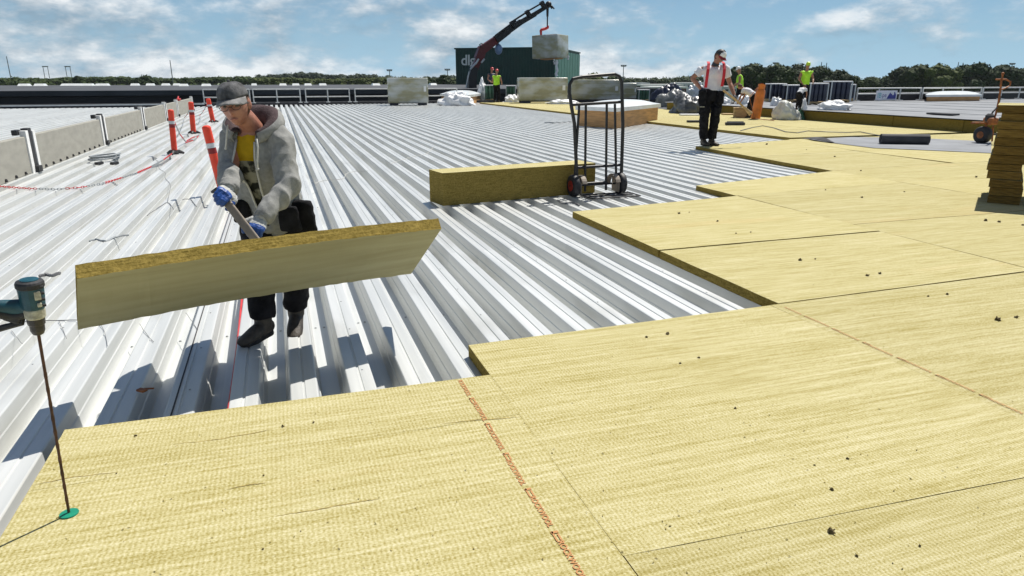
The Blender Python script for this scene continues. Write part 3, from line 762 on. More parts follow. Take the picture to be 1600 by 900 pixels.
# ================================================================== the raised felt roof on the right
RX, RZ = 18.5, .42
yb = [12.4, 14.85, 17.3, 19.75, 22.2, 24.65, 27.1, 31.0]
rg = 'thick insulation boards stacked under the grey felt edge'
for i in range(len(yb) - 1):
    o = wool_board([(RX + jit(.02), yb[i]), (RX + 2.4, yb[i]), (RX + 2.4, yb[i + 1]), (RX + jit(.02), yb[i + 1])], z0=.001, t=RZ - .03, label='thick brown edged board in the step under the grey felt, %s from the trolley' % ORD[i], group=rg, name='thick_insulation_board', gap=.004)
mb = MB()
vs = []; nx, ny = 30, 16
for j in range(ny + 1):
    for i in range(nx + 1):
        x = RX - .03 + (48 - RX) * i / nx; y_ = 12.0 + 19.2 * j / ny
        if i == 0: x += .04 * math.sin(y_ * 2.1) - .02
        vs.append((x, y_, RZ + .004 * noise.noise(Vector((x, y_, 3))) + (-.03 if i == 0 else 0)))
mb.add(vs, [(j * (nx + 1) + i, j * (nx + 1) + i + 1, (j + 1) * (nx + 1) + i + 1, (j + 1) * (nx + 1) + i) for j in range(ny) for i in range(nx)])
tag(obj('roofing_felt', mb, M['felt']), kind='structure')
mb = MB(); mb.box((34.5, 21.6, .18), (27, 19.1, .36)); tag(obj('felt_roof_base', mb, M['feltd']), kind='structure')
for k in range(8):      # felt laps
    mb = MB(); x = RX + .3 + k * 2.9; mb.box((x, 21.6, RZ + .004), (.9, 18.9, .010)); tag(obj('felt_lap', mb, M['felt']), kind='structure')
# small loose strips on the edge of the felt
o = obj('felt_offcut', MB().rbox(at(1473, 178, RZ + .04), (.35, .9, .05), .01), M['feltd'], None, at(1473, 178, RZ)); tag(o, 'small dark offcut lying on the edge of the grey felt', 'offcut')
# grey strip of membrane on the yellow boards
q = [at(1262, 217, T + .012), at(1330, 214, T + .012), at(1420, 215, T + .012), at(1549, 221, T + .012), at(1549, 239, T + .012), at(1440, 234, T + .012), at(1365, 231, T + .012), at(1300, 223, T + .012)]
mb = MB(); mb.add(q, [(0, 7, 1), (7, 6, 2, 1), (6, 5, 2), (5, 4, 3, 2)])
tag(obj('membrane_strip', mb, M['felt'], None, q[0]), 'grey strip of roofing membrane lying flat on the yellow boards near the dark roll', 'membrane')
q = [at(1253, 216, T + .012), at(1272, 217, T + .05), at(1300, 222, T + .03), at(1305, 223, T + .014), at(1290, 215, T + .10), at(1275, 214, T + .08)]
mb = MB(); mb.add([*q], [(0, 1, 5), (1, 2, 4, 5), (2, 3, 4)]); mb.add([p - Vector((0, 0, .01)) for p in q], [(5, 1, 0), (5, 4, 2, 1), (4, 3, 2)])
tag(obj('curled_felt_piece', mb, M['feltd'], None, q[0]), 'black curled piece of felt at the left end of the grey membrane strip', 'felt')
# dark roll
a, b = at(1376, 217, T + .12), at(1451, 218, T + .12)
mb = MB(); mb.tube([a, b], .115, 18); mb.tube([a - (b - a).normalized() * .015, b + (b - a).normalized() * .015], .05, 10)
tag(obj('felt_roll', mb, M['feltd'], None, a), 'short dark roll of roofing felt lying on the yellow boards left of the board stack', 'roll')
# ================================================================== stack of boards on the right
sx = [(1541.5, 52, 318, 306), (1545, 52, 306, 293), (1544, 53, 293, 280), (1541, 54, 280, 267), (1541, 55, 267, 256), (1545, 110, 256, 242), (1550, 112, 242, 228), (1552, 112, 228, 215), (1557, 112, 215, 202), (1557, 112, 202, 189), (1563, 110, 189, 177), (1557, 118, 177, 164)]
M_STK = pmat('shaded_wool_edge', (0.24, 0.155, 0.045), 1.0, 0.3, 3.0, col2=(0.13, 0.082, 0.025), stretch=(3, 3, 40), bump=.6, bscale=40, spec=.05, objvar=.2)  # darker copy of the wool edge, the stack's shade put into its colour
base = at(1541, 317, T); z = T + .004
E2 = Vector((base.x, base.y, 0)).normalized(); E1 = Vector((E2.y, -E2.x, 0))
names = ['bottom board', 'second board up', 'third board up', 'fourth board up', 'fifth board up', 'lowest of the wide boards', 'second wide board', 'third wide board', 'fourth wide board', 'fifth wide board', 'recessed board just below the top one', 'topmost board with the sunlit top']
def on_plane(px, py, P0, n):
    r = ray(px, py); o = Vector((0, 0, CAM_H)); return o + r * ((P0 - o).dot(n) / r.dot(n))
for i, (px, wp, yb0, yb1) in enumerate(sx):
    a = on_plane(px, yb0, base, E2); b = on_plane(px + min(wp, 55), yb0, base, E2); t_ = on_plane(px, yb1, base, E2).z - a.z
    wm = (b - a).dot(E1) * wp / min(wp, 55); fl = Vector((a.x, a.y, 0)) + E2 * jit(.015)
    z = max(z, T + .004)
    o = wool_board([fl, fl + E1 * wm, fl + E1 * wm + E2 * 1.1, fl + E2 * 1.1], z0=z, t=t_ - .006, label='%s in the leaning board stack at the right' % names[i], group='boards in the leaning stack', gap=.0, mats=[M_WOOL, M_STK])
    z += t_
# ================================================================== bundle on the deck
FL, FRt, BL = at(692.5, 322, .001), at(929, 301, .001), at(672, 314.5, .001)
BRt = FRt + (BL - FL)
hgt = .405
o = wool_board([FL, FRt, BRt, BL], z0=.002, t=hgt, name='insulation_bundle', gap=0.0, label='long block of yellow insulation standing on the bare deck beside the hand truck')
# ================================================================== tilted slab held by the man
PS = {}
for nm, px, py, Y in [('FTL', 121, 435.5, 3.238), ('FTR', 689.5, 357.5, 3.855), ('FBL', 122.5, 515, 3.589), ('FBR', 642, 428, 4.205), ('BTL', 117.5, 414, 3.282), ('BTR', 685, 341.5, 3.898)]:
    PS[nm] = atY(px, py, Y)
PS['BBL'] = PS['FBL'] + PS['BTL'] - PS['FTL']; PS['BBR'] = PS['FBR'] + PS['BTR'] - PS['FTR']
def slab():
    mb = MB(); n = 40; rr = random.Random(4)
    quads = [('FTL', 'FTR', 'FBR', 'FBL', 0), ('BTL', 'BTR', 'FTR', 'FTL', 1), ('FBL', 'FBR', 'BBR', 'BBL', 1), ('BBL', 'BBR', 'BTR', 'BTL', 0)]
    ring = ['FTL', 'FBL', 'BBL', 'BTL']; ringr = ['FTR', 'FBR', 'BBR', 'BTR']
    vs = []
    for i in range(n + 1):
        t = i / n; sag = Vector((0, 0, .018 * math.sin(math.pi * t)))
        for a, b in zip(ring, ringr):
            p = PS[a].lerp(PS[b], t) + sag + Vector((rr.uniform(-.002, .002), rr.uniform(-.002, .002), rr.uniform(-.002, .002))); vs.append(p)
    for i in range(n):
        for k in range(4):
            q = (i * 4 + k, (i + 1) * 4 + k, (i + 1) * 4 + (k + 1) % 4, i * 4 + (k + 1) % 4)
            mb.add([vs[x] for x in q], [(0, 3, 2, 1)], 0 if k in (0, 2) else 1)
    mb.add(vs[0:4], [(0, 1, 2, 3)], 1); mb.add(vs[-4:], [(3, 2, 1, 0)], 1)
    c = PS['FBL'].lerp(PS['FBR'], .5)
    return tag(obj('insulation_slab', mb, [pmat('slab_smooth_face', (0.42, 0.392, 0.235), 0.95, 0.1, 1.0, col2=(0.345, 0.317, 0.178), stretch=(1.2, 1.2, 22), bump=.25, bscale=60, spec=.1), M_EDGE], None, c), 'long yellow insulation slab tilted on edge in front of the man in the grey hoodie', 'insulation board')
slab()
# ================================================================== hand truck
def hand_truck():
    wl, wr = at(897, 307.5), at(969, 303); c = (wl + wr) / 2; r = (wr - wl); r.z = 0; half = r.length / 2; r.normalize()
    f = Vector((r.y, -r.x, 0))                 # towards the camera
    if f.dot(VIEW) > 0: f = -f
    root = thing('hand_truck', 'black steel hand truck with a rounded handle standing at the end of the yellow block', 'hand truck', (c.x, c.y, 0))
    P_ = lambda a, d, z: c + r * a + f * d + Vector((0, 0, z))
    lean = lambda z: -.02 - .03 * z
    s = pxm(c)
    H = 1.50
    mb = MB()
    # handle: wide rounded loop above the cross bar
    loop = [P_(-half + .05, lean(.12), .12), P_(-half + .03, lean(.5), .5), P_(-half - .00, lean(.95), .95), P_(-half - .045, lean(1.16), 1.16), P_(-half - .08, lean(1.35), 1.35), P_(-half - .075, lean(1.44), 1.44), P_(-half - .03, lean(1.50), 1.505), P_(-half + .1, lean(1.53), 1.53),
            P_(half - .13, lean(1.55), 1.565), P_(half - .06, lean(1.53), 1.54), P_(half - .02, lean(1.46), 1.47), P_(half - .0, lean(1.2), 1.2), P_(half + .02, lean(.9), .9), P_(half + .02, lean(.5), .5), P_(half + .02, lean(.12), .12)]
    mb.tube(loop, .0235, 10); obj('frame', mb, M['blackm'], root)
    for (a, z0, b, z1, nm) in ((-half - .045, 1.185, half + .0, 1.215, 'cross_bar'), (-half + .03, .38, half + .01, .39, 'cross_bar'), (-half + .14, .16, half - .2, .165, 'cross_bar')):
        mb = MB(); mb.tube([P_(a, lean(z0), z0), P_(b, lean(z1), z1)], .019, 8); obj(nm, mb, M['blackm'], root)
    for (a0, a1) in ((-half + .065, -half + .005), (-half + .16, -half + .17), (half - .23, half - .21), (half - .11, half - .05)):
        mb = MB(); mb.tube([P_(a0, lean(1.19), 1.19), P_(a1, lean(.06), .06)], .0175, 8); obj('upright', mb, M['blackm'], root)
    for sg, a in ((-1, -half), (1, half)):
        rot = Matrix((r, f, Vector((0, 0, 1)))).transposed()
        rx = Matrix.Rotation(math.pi / 2, 3, 'Y')
        w_ = MB(); w_.lathe(P_(a, -.02, .145), [(.07, -.045), (.12, -.048), (.142, -.035), (.146, -.012), (.146, .012), (.142, .035), (.12, .048), (.07, .045)], 28, rot @ rx)
        wo = obj('wheel', w_, M['black'], root, P_(a, -.02, .145), True)
        h_ = MB(); h_.lathe(P_(a, -.02, .145), [(.02, -.055), (.072, -.05), (.072, .05), (.02, .055)], 16, rot @ rx); obj('hub', h_, M['darkred'], wo, P_(a, -.02, .145))
        g_ = MB(); a2 = a - sg * .10                       # pale wheel guard
        pts = [(math.cos(t) * .15, math.sin(t) * .15) for t in [R(x) for x in range(20, 200, 15)]]
        vs = []
        for (u, v) in pts: vs += [P_(a2 - .035, -.02 + u, .13 + v), P_(a2 + .035, -.02 + u, .13 + v), P_(a2 - .035, -.02 + u * .96, .13 + v * .96), P_(a2 + .035, -.02 + u * .96, .13 + v * .96)]
        for i in range(len(pts) - 1):
            o_ = i * 4; n_ = o_ + 4
            g_.add([vs[o_], vs[o_ + 1], vs[n_ + 1], vs[n_]], [(0, 1, 2, 3)]); g_.add([vs[o_ + 2], vs[o_ + 3], vs[n_ + 3], vs[n_ + 2]], [(3, 2, 1, 0)])
        g_.box(P_(a2 + sg * .035, -.02, .14), (.012, .2, .2), rot)
        obj('wheel_guard', g_, M['saw'], root, P_(a2, -.1, .13))
    mb = MB(); mb.tube([P_(-half - .06, -.02, .145), P_(half + .06, -.02, .145)], .012, 8); obj('axle', mb, M['blackm'], root)
    mb = MB()
    for z_, d in ((.02, .02), (.02, .15), (.02, .33)):
        mb.tube([P_(-half + .10, d, z_), P_(half + .12, d, z_)], .011, 6)
    for k in range(5):
        a = -half + .10 + k * (2 * half + .02) / 4
        mb.tube([P_(a, -.02, .02), P_(a + .0, .33, .02)], .010, 6)
    obj('toe_plate', mb, M['blackm'], root)
    # scraps under the toe plate and cable beside
hand_truck()
# ================================================================== skylights
def skylight(fc, lc, rc, h, dh, label, sl=True):
    fc, lc, rc = Vector(fc), Vector(lc), Vector(rc); bc = lc + rc - fc; z0 = fc.z
    root = thing('skylight', label, 'skylight', (fc.x, fc.y, z0))
    cs = [lc, fc, rc, bc]; cen = sum(cs, Vector()) / 4
    for i in range(4):
        a, b = cs[i], cs[(i + 1) % 4]; nrm = ((a + b) / 2 - cen).normalized()
        mb = MB(); th = .05; a2, b2 = a - (a - cen).normalized() * th, b - (b - cen).normalized() * th
        up = Vector((0, 0, h)); mb.hexa([a, b, b2, a2, a + up, b + up, b2 + up, a2 + up]); obj('curb_board', mb, M['wood'], root, a)
    mb = MB(); mb.box(fc + Vector((0, 0, h / 2)) + (fc - cen).normalized() * .012, (.05, .05, h)); obj('corner_batten', mb, M['wood'], root, fc)
    # dome: stepped rim then shallow vault
    mb = MB(); n = 10
    def pt(u, v, z): return (lc * (1 - u) * (1 - v) + fc * u * (1 - v) + rc * u * v + bc * (1 - u) * v) + Vector((0, 0, z))
    vs = []
    o_ = .035
    for j in range(n + 1):
        for i in range(n + 1):
            u, v = i / n, j / n; uu, vv = -o_ + u * (1 + 2 * o_), -o_ + v * (1 + 2 * o_)
            k = (1 - abs(2 * u - 1) ** 3.5) * (1 - abs(2 * v - 1) ** 3.5)
            vs.append(pt(uu, vv, h + dh * .42 + dh * .58 * k))
    mb.add(vs, [(j * (n + 1) + i, j * (n + 1) + i + 1, (j + 1) * (n + 1) + i + 1, (j + 1) * (n + 1) + i) for j in range(n) for i in range(n)])
    rim = [pt(-o_, -o_, h + .004), pt(1 + o_, -o_, h + .004), pt(1 + o_, 1 + o_, h + .004), pt(-o_, 1 + o_, h + .004)]
    rt = [p + Vector((0, 0, dh * .42 - .004)) for p in rim]
    mb.add(rim + rt, [(0, 1, 5, 4), (1, 2, 6, 5), (2, 3, 7, 6), (3, 0, 4, 7), (3, 2, 1, 0)])
    obj('dome', mb, M['dome'], root, cen + Vector((0, 0, h)), False)
    return root
skylight(at(962, 201, 0), at(903, 196.5, 0), at(1027, 190.5, 0), .52, .30, 'white domed skylight on a plywood curb behind the hand truck')
skylight(at(733, 163, .001), at(690, 160.5, .001), at(750, 159, .001), .42, .36, 'white domed skylight on a plywood curb half covered by crumpled plastic film')
skylight(at(1449, 158, RZ + .02), at(1446.5, 155.5, RZ + .02), at(1530, 157, RZ + .02), .20, .26, 'low white skylight standing on the grey felt roof at the right')
# ================================================================== wrapped pallets, film heaps, rolls
def oriented(ang):
    a = SIDE * math.cos(ang) - VIEW * math.sin(ang); b = SIDE * math.sin(ang) + VIEW * math.cos(ang)
    return Matrix((a, b, Vector((0, 0, 1)))).transposed()
def wrapped_pallet(px, py, z, wpx, hpx, dpt, ang, label, group='wrapped insulation pallets on the roof', sheet=True):
    p = at(px, py, z); s = 1 / pxm(p); rot = oriented(ang); wd = wpx * s / max(.3, math.cos(ang)); h = hpx * s; ft = .13
    c = p + rot @ Vector((0, dpt / 2, 0))
    root = thing('wrapped_pallet', label, 'pallet', (c.x, c.y, z), group)
    mb = MB(); bmv = MB(); bmv.rbox((0, 0, 0), (wd, dpt, h - ft), .05, None, seg=3)
    mb.rbox(c + Vector((0, 0, ft + (h - ft) / 2)), (wd, dpt, h - ft), min(.06, h * .08), rot, seg=3)
    o = obj('film_wrap', mb, M['film'], root, c, True)
    for k in (-.36, .36):
        mb = MB(); mb.box(c + rot @ Vector((wd * k, 0, ft / 2)), (wd * .2, dpt * .94, ft), rot); obj('bearer', mb, M['feltd'], root, c)
    if sheet:
        mb = MB(); mb.box(c + rot @ Vector((wd * .42, -dpt / 2 - .004, h * .6)), (wd * .05 + .03, .006, h * .2), rot); obj('label_sheet', mb, M['white'], root, c)
    for k in (.30, .62, .84):       # bands of stretch film
        mb = MB(); mb.rbox(c + Vector((0, 0, ft + (h - ft) * k)), (wd + .012, dpt + .012, .16), .03, rot); obj('film_band', mb, M['film'], root, c, True)
    return root
wrapped_pallet(639, 164.5, 0, 60, 41, 1.1, -.22, 'lone film wrapped pallet of insulation standing on the bare deck at the far edge')
wrapped_pallet(849, 161, T + .002, 76, 38, 1.1, -.12, 'large film wrapped pallet of insulation behind and left of the hand truck handle')
wrapped_pallet(931, 159, T + .002, 76, 33, 1.1, -.05, 'film wrapped pallet seen through the loop of the hand truck handle')
wrapped_pallet(981, 157, T + .002, 26, 26, 1.0, 0, 'film wrapped pallet peeping out right behind the hand truck handle')
def heap(name, px, py, z, wpx, hpx, dep, mat, label, cat, seed, group=None, sharp=3.0):
    p = at(px, py, z); s = 1 / pxm(p); wd = wpx * s / 2; h = hpx * s
    mb = MB(); n = 26
    def fn(v):
        q = Vector((v.x * wd, v.y * dep / 2, v.z * h))
        k = 1 + .42 * noise.noise(Vector((v.x * sharp * .8 + seed, v.y * sharp * .8, v.z * sharp * .8))) + .16 * (1 - 2 * abs(noise.noise(Vector((v.x * sharp * 2.2, v.y * sharp * 2 + seed, v.z * sharp * 2)))))
        q *= max(.3, k); q.z = max(0.002, q.z); return q
    mb.ball((0, 0, 0), 1, nu=56, nv=30, fn=fn)
    rot = oriented(0)
    mb.v = [rot @ v + p + VIEW * (dep / 2) for v in mb.v]
    o = obj(name, mb, mat, None, p, True)
    return tag(o, label, cat, group)
heap('plastic_film', 712, 165, .0, 48, 17, 1.2, M['plastic'], 'crumpled white plastic film heaped in front of the far plywood skylight', 'plastic film', 1)
heap('plastic_film', 753, 159, .0, 14, 26, .8, M['plastic'], 'tall wisp of white plastic film at the right corner of the far plywood skylight', 'plastic film', 2)
heap('plastic_film', 802, 160, T, 26, 9, 1.0, M['plastic'], 'crumpled white plastic film beside the crane worker in a yellow vest', 'plastic film', 3)
heap('plastic_film', 880, 163, T, 46, 6, .9, M['plastic'], 'low white plastic film lying at the foot of the large wrapped pallet', 'plastic film', 4)
heap('plastic_film', 1313, 172, RZ + .02, 44, 11, 1.0, M['plastic'], 'crumpled white plastic film on the grey felt below the two dark pallets', 'plastic film', 5)
heap('plastic_film', 1165, 165, T + .3, 22, 14, .8, M['plastic'], 'pointed white plastic film right of the stick held by the man with red braces', 'plastic film', 7)
heap('plastic_film', 1090, 152, T, 26, 18, .8, M['plastic'], 'white plastic film behind the bare elbow of the man with red braces', 'plastic film', 8)
heap('plastic_film', 1136, 163, T + .35, 18, 9, .8, M['plastic'], 'white plastic film just right of the waist of the man with red braces', 'plastic film', 12)
heap('plastic_film', 1216, 166, T + .34, 14, 12, .6, M['plastic'], 'small white plastic tuft left of the stooping man in white shirt by the bag', 'plastic film', 13)
heap('tarp_heap', 1082, 178, T, 52, 27, 1.5, M['tarp'], 'dark grey plastic tarp heap left of the man with red braces', 'tarpaulin', 9, sharp=2)
heap('tarp_heap', 1055, 168, T, 48, 24, 1.3, pmat('pale_sheet', (0.20, 0.205, 0.20), 0.4, 0.3, 3.0, bump=.5, bscale=6), 'pale grey sheeted bundle behind the plywood skylight, left of the dark tarp', 'tarpaulin', 10, sharp=2)
heap('tarp_heap', 1046, 156, T, 44, 20, 1.3, M['navy'], 'dark blue sheeted bundle with pale top behind the pale grey bundle', 'tarpaulin', 11, sharp=1.6)
heap('tarp_heap', 1146, 175, T, 50, 14, 1.2, M['feltd'], 'low dark heap of offcuts behind the stick of the man with red braces', 'offcuts', 14, sharp=2)
def roll_pallet(px, py, z, wpx, hpx, mat, label, group, rows=4, top=True):
    p = at(px, py, z); s = 1 / pxm(p); wd = wpx * s; h = hpx * s; dp = min(1.0, wd)
    c = p + VIEW * (dp / 2); rot = oriented(.0)
    root = thing('roll_pallet', label, 'pallet', (c.x, c.y, z), group)
    rr = wd / rows / 2
    for i in range(rows):
        for j in range(2):
            q = c + rot @ Vector((-wd / 2 + rr + i * 2 * rr, -dp / 2 + rr + j * (dp - 2 * rr), 0))
            mb = MB(); mb.lathe(q + Vector((0, 0, .14)), [(rr * .96, 0), (rr * .99, .02), (rr * .99, h - .2), (rr * .94, h - .17)], 14); obj('roll', mb, mat, root, q, False)
    mb = MB(); mb.box(c + Vector((0, 0, .10)), (wd, dp, .05), rot)
    for k in (-.42, 0, .42): mb.box(c + rot @ Vector((wd * k, 0, .04)), (.1, dp, .07), rot)
    obj('base', mb, M['pine'], root, c)
    if top:
        mb = MB(); mb.rbox(c + Vector((0, 0, h - .01)), (wd + .05, dp + .05, .05), .02, rot); obj('film_cap', mb, M['plastic'], root, c)
    for k in (-.5, .5):
        mb = MB(); mb.box(c + rot @ Vector((wd * k * 1.02, -dp / 2 - .01, h / 2)), (.05, .03, h * .95), rot); obj('film_edge', mb, M['alu'], root, c)
    return root
rpn = 'pallets of wrapped roofing rolls'
roll_pallet(1277, 163.5, RZ + .02, 27, 32, M['navy'], 'left of two dark blue roll pallets standing on the grey felt', rpn)
roll_pallet(1312, 160.5, RZ + .02, 31, 32, M['navy'], 'taller right one of two dark blue roll pallets standing on the grey felt', rpn)
roll_pallet(1330, 158, RZ + .02, 7, 25, M['navy'], 'narrow dark roll pallet half hidden behind the taller dark blue pallet', rpn, 2)
roll_pallet(1214, 159, T + .36, 24, 27, M['navy'], 'dark roll pallet behind the orange gas cylinder', rpn)
roll_pallet(1238, 160, T + .36, 20, 26, M['navy'], 'dark roll pallet behind the green helmeted worker and the stooping man', rpn)
roll_pallet(766, 158, T, 17, 24, M['greenr'], 'green roll pallet left of the worker in yellow vest under the crane', rpn, 3)
roll_pallet(798, 157, T, 14, 22, M['greenr'], 'green roll pallet between the yellow vest worker and the large wrapped pallet', rpn, 3)
roll_pallet(1006, 159, T, 16, 18, M['greenr'], 'small green roll pallet behind the plywood skylight', rpn, 3)
# ================================================================== orange gas cylinder, bag, tools
p = at(1180, 186, T); s = 1 / pxm(p); H_ = 54 * s; r_ = 7.2 * s
root = thing('gas_cylinder', 'tall orange gas cylinder leaning slightly beside the stooping man in white', 'gas cylinder', p)
tl = Matrix.Rotation(.10, 3, VIEW)
mb = MB(); mb.lathe(p, [(r_ * .92, 0), (r_, .03), (r_, H_ * .74), (r_ * .9, H_ * .80), (r_ * .6, H_ * .86), (r_ * .3, H_ * .89)], 20, tl); obj('body', mb, M['gas'], root, p, False)
mb = MB(); mb.lathe(p + tl @ Vector((0, 0, H_ * .84)), [(r_ * .72, 0), (r_ * .76, .02), (r_ * .76, H_ * .13), (r_ * .7, H_ * .13), (r_ * .7, .02)], 16, tl); obj('guard_collar', mb, M['gas'], root, p)
mb = MB(); mb.lathe(p + tl @ Vector((0, 0, H_ * .88)), [(.03, 0), (.03, .1), (.06, .11), (.06, .15)], 10, tl); obj('valve', mb, M['rust'], root, p)
mb = MB(); mb.tube([p + tl @ Vector((-r_ * .8, 0, H_ * .9)), p + Vector((-.5, -.2, .8)), p + Vector((-.42, -.5, .05)), p + Vector((-.1, -1.2, .012))], .014, 6); obj('hose', mb, M['rust'], root, p)
heap('rubbish_bag', 1237, 188, T, 38, 23, .9, pmat('milky_bag', (0.66, 0.66, 0.60), 0.3, 0.12, 4.0, bump=.4, bscale=6), 'bulging white rubbish bag with a green patch on the yellow boards', 'bag', 21, sharp=1.5)
bo = COL.objects['rubbish_bag']
p = at(1255, 186, T)
g = heap('green_patch', 1252, 187.4, T, 16, 15, .5, M['greenr'], None, None, 22, sharp=1.3); del_keys = [k for k in g.keys()]
g.parent = bo; g.location = g.location - bo.location
heap('plastic_film', 1257, 187, T, 10, 26, .4, M['plastic'], 'upright sheet of white plastic at the right end of the rubbish bag', 'plastic film', 23, sharp=1.2)
a, b = at(1133, 193, T + .05), at(1164, 193.5, T + .05)
mb = MB(); mb.rbox((a + b) / 2, ((b - a).length, .18, .09), .02, oriented(0)); mb.rbox((a + b) / 2 + Vector((0, 0, .05)), ((b - a).length * .86, .10, .05), .01, oriented(0))
tag(obj('roller_tool', mb, M['feltd'], None, a), 'long dark tool on the yellow boards right of the man with red braces', 'tool')
a, b = at(1079, 190, T + .05), at(1091, 189, T + .05)
mb = MB(); mb.rbox((a + b) / 2, ((b - a).length, .16, .07), .02, oriented(0)); tag(obj('roller_tool', mb, M['feltd'], None, a), 'short dark tool on the yellow boards left of the man with red braces', 'tool')
p = at(1161, 184, T); mb = MB(); mb.rbox(p + Vector((0, .2, .17)), (.5, .35, .34), .03, oriented(.2)); mb.rbox(p + Vector((0, .2, .36)), (.54, .38, .04), .01, oriented(.2))
tag(obj('brown_box', mb, M['pine'], None, p), 'small brown box on the yellow boards left of the orange gas cylinder', 'box')
for (px0, px1, py, dz, mt) in ((1128, 1160, 178, 0, 'pine'), (1062, 1100, 179, 0, 'white'), (1262, 1290, 181, 0, 'wool')):
    a, b = at(px0, py, T + .03), at(px1, py + .6, T + .03); mb = MB(); mb.rbox((a + b) / 2, ((b - a).length, .4, .06), .01, oriented(0))
    tag(obj('plank', mb, M['pine'] if mt == 'pine' else (M['white'] if mt == 'white' else M_WOOL), None, a), {1128: 'brown plank lying behind the stick of the man with red braces', 1062: 'white strip lying in front of the dark tarp heap', 1262: 'pale strip lying at the foot of the felt step by the bag'}[px0], 'plank')
# darker step behind the yellow boards (stacked felt rolls edge)
for (px0, px1, py) in ((1192, 1225, 181),):
    a, b = at(px0, py, T), at(px1, py, T); mb = MB(); mb.rbox((a + b) / 2 + Vector((0, .4, .17)), ((b - a).length, .7, .34), .03, oriented(0)); tag(obj('felt_stack', mb, M['feltd'], None, a), 'dark low stack of felt between the gas cylinder and the rubbish bag', 'stack')
# loose cable on the yellow boards
q = [(1157, 204), (1176, 199), (1192, 196.5), (1210, 200), (1228, 206), (1245, 207.5), (1262, 204.5), (1290, 206), (1322, 207), (1345, 206), (1375, 212)]
mb = MB(); mb.tube([at(x, y, T + .015) for x, y in q], .012, 5); tag(obj('cable', mb, M['wire'], None, at(*q[0], T)), 'thin grey cable winding over the yellow boards behind the membrane strip', 'cable')
# ================================================================== torch trolley on the right
def trolley():
    Yp = 13.2
    g = lambda x, y, dy=0: atY(x, y, Yp + dy)
    wp = at(1533, 224, T); Yp = wp.y
    root = thing('torch_trolley', 'rusty orange gas torch trolley with one black wheel beside the board stack', 'trolley', (wp.x, wp.y, T))
    s = 1 / pxm(wp); rw = 13 * s
    ax = (SIDE * .93 + VIEW * .36).normalized()
    rot = ax.to_track_quat('Z', 'Y').to_matrix()
    mb = MB(); mb.lathe(wp + Vector((0, 0, rw)), [(rw * .4, -.09), (rw * .85, -.09), (rw, -.055), (rw, .055), (rw * .85, .09), (rw * .4, .09)], 24, rot); wo = obj('wheel', mb, M['black'], root, wp + Vector((0, 0, rw)), True)
    mb = MB(); mb.lathe(wp + Vector((0, 0, rw)), [(.02, -.10), (rw * .42, -.095), (rw * .42, .095), (.02, .10)], 14, rot); obj('hub', mb, M['rust'], wo, wp + Vector((0, 0, rw)))
    mb = MB(); mb.tube([g(1565, 122), g(1563, 142), g(1560, 160), g(1556, 178), g(1551, 192)], .021, 8); obj('mast', mb, M['rust'], root)
    mb = MB(); mb.tube([g(1556, 124), g(1572, 124), g(1579, 128), g(1578, 134), g(1570, 138), g(1562, 141)], .018, 8); obj('handle', mb, M['rust'], root)
    mb = MB(); mb.tube([g(1567, 114), g(1566, 124)], .02, 6); mb.ball(g(1567, 115), .032); obj('valve', mb, M['rust'], root)
    mb = MB(); mb.rbox(g(1548, 189), (.22, .34, .16), .04, oriented(.2)); mb.tube([g(1533, 206), g(1542, 194), g(1556, 190)], .025, 8); mb.tube([g(1518, 192), g(1532, 192), g(1548, 194), g(1556, 192)], .025, 8); mb.tube([g(1552, 196), g(1550, 221)], .02, 6)
    obj('chassis', mb, M['rust'], root)
    mb = MB(); mb.tube([g(1546, 184), g(1552, 174), g(1560, 166), g(1563, 150)], .02, 6); mb.lathe(g(1545, 190), [(.07, 0), (.09, .04), (.09, .14), (.05, .18)], 12); obj('hose', mb, M['feltd'], root)
    mb = MB(); mb.tube([wp + Vector((0, 0, rw)) - ax * .1, wp + Vector((0, 0, rw)) + ax * .95], .025, 6); mb.lathe(wp + Vector((0, 0, rw)) + ax * .9, [(rw * .4, -.05), (rw, -.045), (rw, .045), (rw * .4, .05)], 20, rot); obj('axle', mb, M['black'], root)
trolley()
# banner and railing on the right
ra, rb = at(1336, 158.5, RZ), at(1700, 153.5, RZ)
d_ = (rb - ra); n_ = 7
for i in range(4):
    a = ra + d_ * (i / 4 + .004); b = ra + d_ * ((i + 1) / 4 - .004)
    guard_rail((a.x, a.y, 0), (b.x, b.y, 0), RZ + .02, .62, 4, ['white guard rail section carrying the printed banner', 'white guard rail section between the banner and the low skylight', 'white guard rail section behind the low skylight on the felt', 'white guard rail section behind the torch trolley handle'][i])
mb = MB(); a, b = ra, rb; dirn = d_.normalized(); nrm = Vector((dirn.y, -dirn.x, 0))
mb.hexa([ra - nrm * .5 + Vector((0, 0, -RZ - 3)), rb - nrm * .5 + Vector((0, 0, -RZ - 3)), rb - nrm * .62 + Vector((0, 0, -RZ - 3)), ra - nrm * .62 + Vector((0, 0, -RZ - 3)),
         ra - nrm * .5 + Vector((0, 0, .42)), rb - nrm * .5 + Vector((0, 0, .46)), rb - nrm * .62 + Vector((0, 0, .46)), ra - nrm * .62 + Vector((0, 0, .42))])
tag(obj('dark_parapet', mb, M['clad'], None, ra), 'dark parapet running behind the white guard rail at the right', 'wall')
